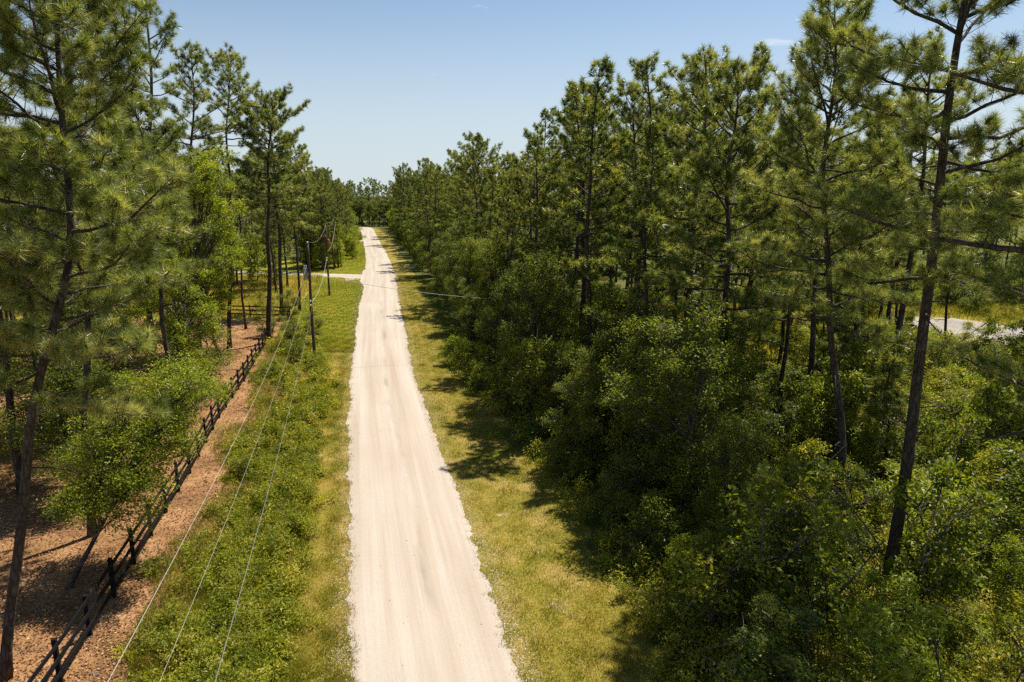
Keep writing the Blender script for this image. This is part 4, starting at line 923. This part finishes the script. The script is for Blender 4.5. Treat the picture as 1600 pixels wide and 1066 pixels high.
# ------------------------------------------------------------------ utility poles, wires
def lathe(b, c, prof, k=12):
    c = np.array(c, float); b.tube(np.array([[0, 0, z] for r, z in prof])+c, [r for r, z in prof], k)
def utility_pole(loc, H, label, kind):
    r = empty('utility_pole', (loc[0], loc[1], 0)); tag(r, label, 'utility pole')
    b = MB(); zz = np.linspace(-.2, H, 14); b.tube(np.stack([.02*np.sin(zz), .015*np.cos(zz*1.3), zz], 1), np.linspace(.150, .10, 14), 12); b.build('pole', M['pole'], r, True)
    b = MB(); lathe(b, (0, 0, H-.02), [(.02, 0), (.05, .04), (.09, .07), (.05, .12), (.085, .16), (.05, .21), (.02, .24)]); b.build('insulator', M['porcelain'], r, True)
    if kind == 'can':
        z0 = 7.1; b = MB(); lathe(b, (-.30, -.05, z0), [(.16, 0), (.19, .05), (.19, .85), (.17, .93), (.10, .98)], 14); c = b.build('transformer', M['metal'], r, True)
        for dx in (-.08, .08):
            b = MB(); lathe(b, (-.30+dx, -.05, z0+.96), [(.03, 0), (.05, .05), (.03, .1), (.05, .15), (.02, .24)], 8); b.build('bushing', M['porcelain'], c, True)
        b = MB(); b.box((-.15, -.03, z0+.3), (.16, .08, .06)); b.box((-.15, -.03, z0+.7), (.16, .08, .06)); b.build('bracket', M['metal'], r)
    else:
        b = MB(); b.box((0, -.14, H-1.3), (1.5, .10, .12)); c = b.build('crossarm', M['rust'], r)
        for dx in (-.6, 0, .6):
            b = MB(); lathe(b, (dx, -.14, H-1.24), [(.03, 0), (.06, .05), (.035, .1), (.055, .15), (.02, .2)], 8); b.build('insulator', M['porcelain'], c, True)
        b = MB(); lathe(b, (.26, .05, H-2.4), [(.14, 0), (.17, .05), (.17, .7), (.1, .8)], 12); b.build('transformer', M['rust'], r, True)
    for z in (5.35, 5.0):
        b = MB(); b.box((.0, -.16, z), (.10, .12, .16)); lathe(b, (0, -.22, z-.07), [(.03, 0), (.06, .03), (.06, .11), (.03, .14)], 8); b.build('cable_clamp', M['porcelain'], r)
    return r
utility_pole((-16.65, 56.0), 10.0, 'nearest dark wooden utility pole with a grey transformer, beside the road verge', 'can')
utility_pole((-25.7, 95.3), 9.5, 'second utility pole with rusty crossarm standing on the lawn before the driveway', 'arm')
utility_pole((-33.8, 133.0), 10.0, 'third utility pole half hidden by foliage beyond the driveway', 'arm')
def wire(label, p0, p1, sag, r, matn, n=28):
    p0 = np.array(p0, float); p1 = np.array(p1, float); q = np.linspace(0, 1, n)[:, None]
    P = p0+(p1-p0)*q; P[:, 2] -= sag*4*q[:, 0]*(1-q[:, 0])
    b = MB(); b.tube(P-p0, r, 6); o = b.build('overhead_wire', M[matn], None, True); o.location = p0
    return tag(o, label, 'wire', 'overhead wires along the pole line')
wire('dark lowest cable dropping from the first pole towards the bottom edge', (-16.4, 55.75, 5.4), (-1.6, -6.0, 5.7), 1.25, .008, 'wire_dark')
wire('thin grey middle cable of the three crossing the weeds', (-16.65, 55.75, 7.0), (-2.3, -6.0, 6.9), 1.5, .0045, 'wire_light')
wire('pale bright cable nearest the fence, crossing the weeds diagonally', (-16.75, 55.75, 8.3), (-2.4, -6.0, 8.3), 1.55, .0065, 'wire_light')
wire('pale service cable slung across the road from the first pole into the right forest', (-16.6, 56.0, 7.6), (9.0, 60.0, 4.9), .9, .018, 'wire_light')
wire('cable running from the first pole to the second', (-16.65, 56.2, 5.2), (-25.7, 95.1, 5.4), .9, .02, 'wire_light')
wire('upper line running between the tops of the first and second poles', (-16.65, 56, 10.2), (-25.7, 95.3, 9.7), .8, .012, 'wire_dark')
wire('thick cable sagging between the second and third poles', (-25.6, 95.3, 6.2), (-33.8, 133, 9.4), 1.3, .02, 'wire_light')
wire('upper line between the tops of the second and third poles', (-25.7, 95.3, 9.7), (-33.8, 133, 10.2), .8, .014, 'wire_dark')
# ------------------------------------------------------------------ wheelie bin by the far driveway
r = empty('wheelie_bin', (-46.6, 211.5, 0), .3); tag(r, 'small black wheelie bin on the lawn beside the far driveway', 'bin')
b = MB(); b.box((0, 0, .58), (.48, .56, .96)); v = b.v[0]; v[:4, :2] *= .78; b.build('body', M['plastic'], r)
b = MB(); b.box((0, 0, 1.085), (.56, .64, .05)); b.box((0, -.03, 1.125), (.46, .5, .03), taper=.8); b.build('lid', M['plastic'], r)
b = MB(); b.tube([(-.24, .36, 1.0), (.24, .36, 1.0)], .018, 8); b.build('handle', M['plastic'], r)
for sx in (-.25, .25):
    b = MB(); b.tube([(sx-.03, .22, .1), (sx+.03, .22, .1)], .1, 14); b.build('wheel', M['rubber'], r)
# ------------------------------------------------------------------ house and shed glimpsed through the left pines
r = empty('house', (-84, 148, 0), .35); tag(r, 'cream house with pale metal roof glimpsed through the left pines', 'house')
b = MB(); b.box((0, 0, 3.1), (11, 8, 6.2)); b.add([[-5.5, -4, 6.2], [-5.5, 4, 6.2], [-5.5, 0, 9.0], [5.5, -4, 6.2], [5.5, 4, 6.2], [5.5, 0, 9.0]], np.array([[0, 2, 1], [3, 4, 5]])); b.build('wall', M['wall_white'], r)
b = MB()
for s_ in (-1, 1): b.bar((-6, 0, 0), (6, 0, 0), 4.95, .12); v = b.v[-1]; an = -s_*math.atan2(2.8, 4.0); yv = v[:, 1]*math.cos(an)-v[:, 2]*math.sin(an); zv = v[:, 1]*math.sin(an)+v[:, 2]*math.cos(an); v[:, 1] = yv+s_*2.12; v[:, 2] = zv+7.64
b.build('roof', M['roof'], r)
for x_, z_ in ((-3.6, 1.7), (-1.4, 1.7), (1.6, 1.7), (3.8, 1.7), (-3.6, 4.6), (-1.2, 4.6), (1.4, 4.6), (3.8, 4.6)):
    b = MB(); b.box((x_, -4.03, z_), (1.1, .08, 1.5)); f_ = b.build('window', M['trim'], r)
    b = MB(); b.box((x_, -4.06, z_), (.9, .06, 1.3)); b.build('pane', M['glass'], f_)
b = MB(); b.box((.1, -4.04, 1.1), (1.0, .08, 2.2)); f_ = b.build('door_panel', M['dark_open'], r)
b = MB(); b.box((.45, -4.11, 1.05), (.05, .08, .14)); b.build('handle', M['metal'], f_)
r = empty('shed', (-70, 97, 0), .2); tag(r, 'low tan shed with dark doorway at the left edge behind the pines', 'shed')
b = MB(); b.box((0, 0, 1.5), (8, 5, 3.0)); b.build('wall', M['shed'], r)
b = MB(); b.box((0, 0, 3.12), (8.8, 5.9, .22), taper=.93); b.build('roof', M['dark_open'], r)
b = MB(); b.box((1.2, -2.53, 1.1), (2.6, .06, 2.2)); b.build('door_panel', M['dark_open'], r)  # dark panel: the shade of the open doorway is put into its colour
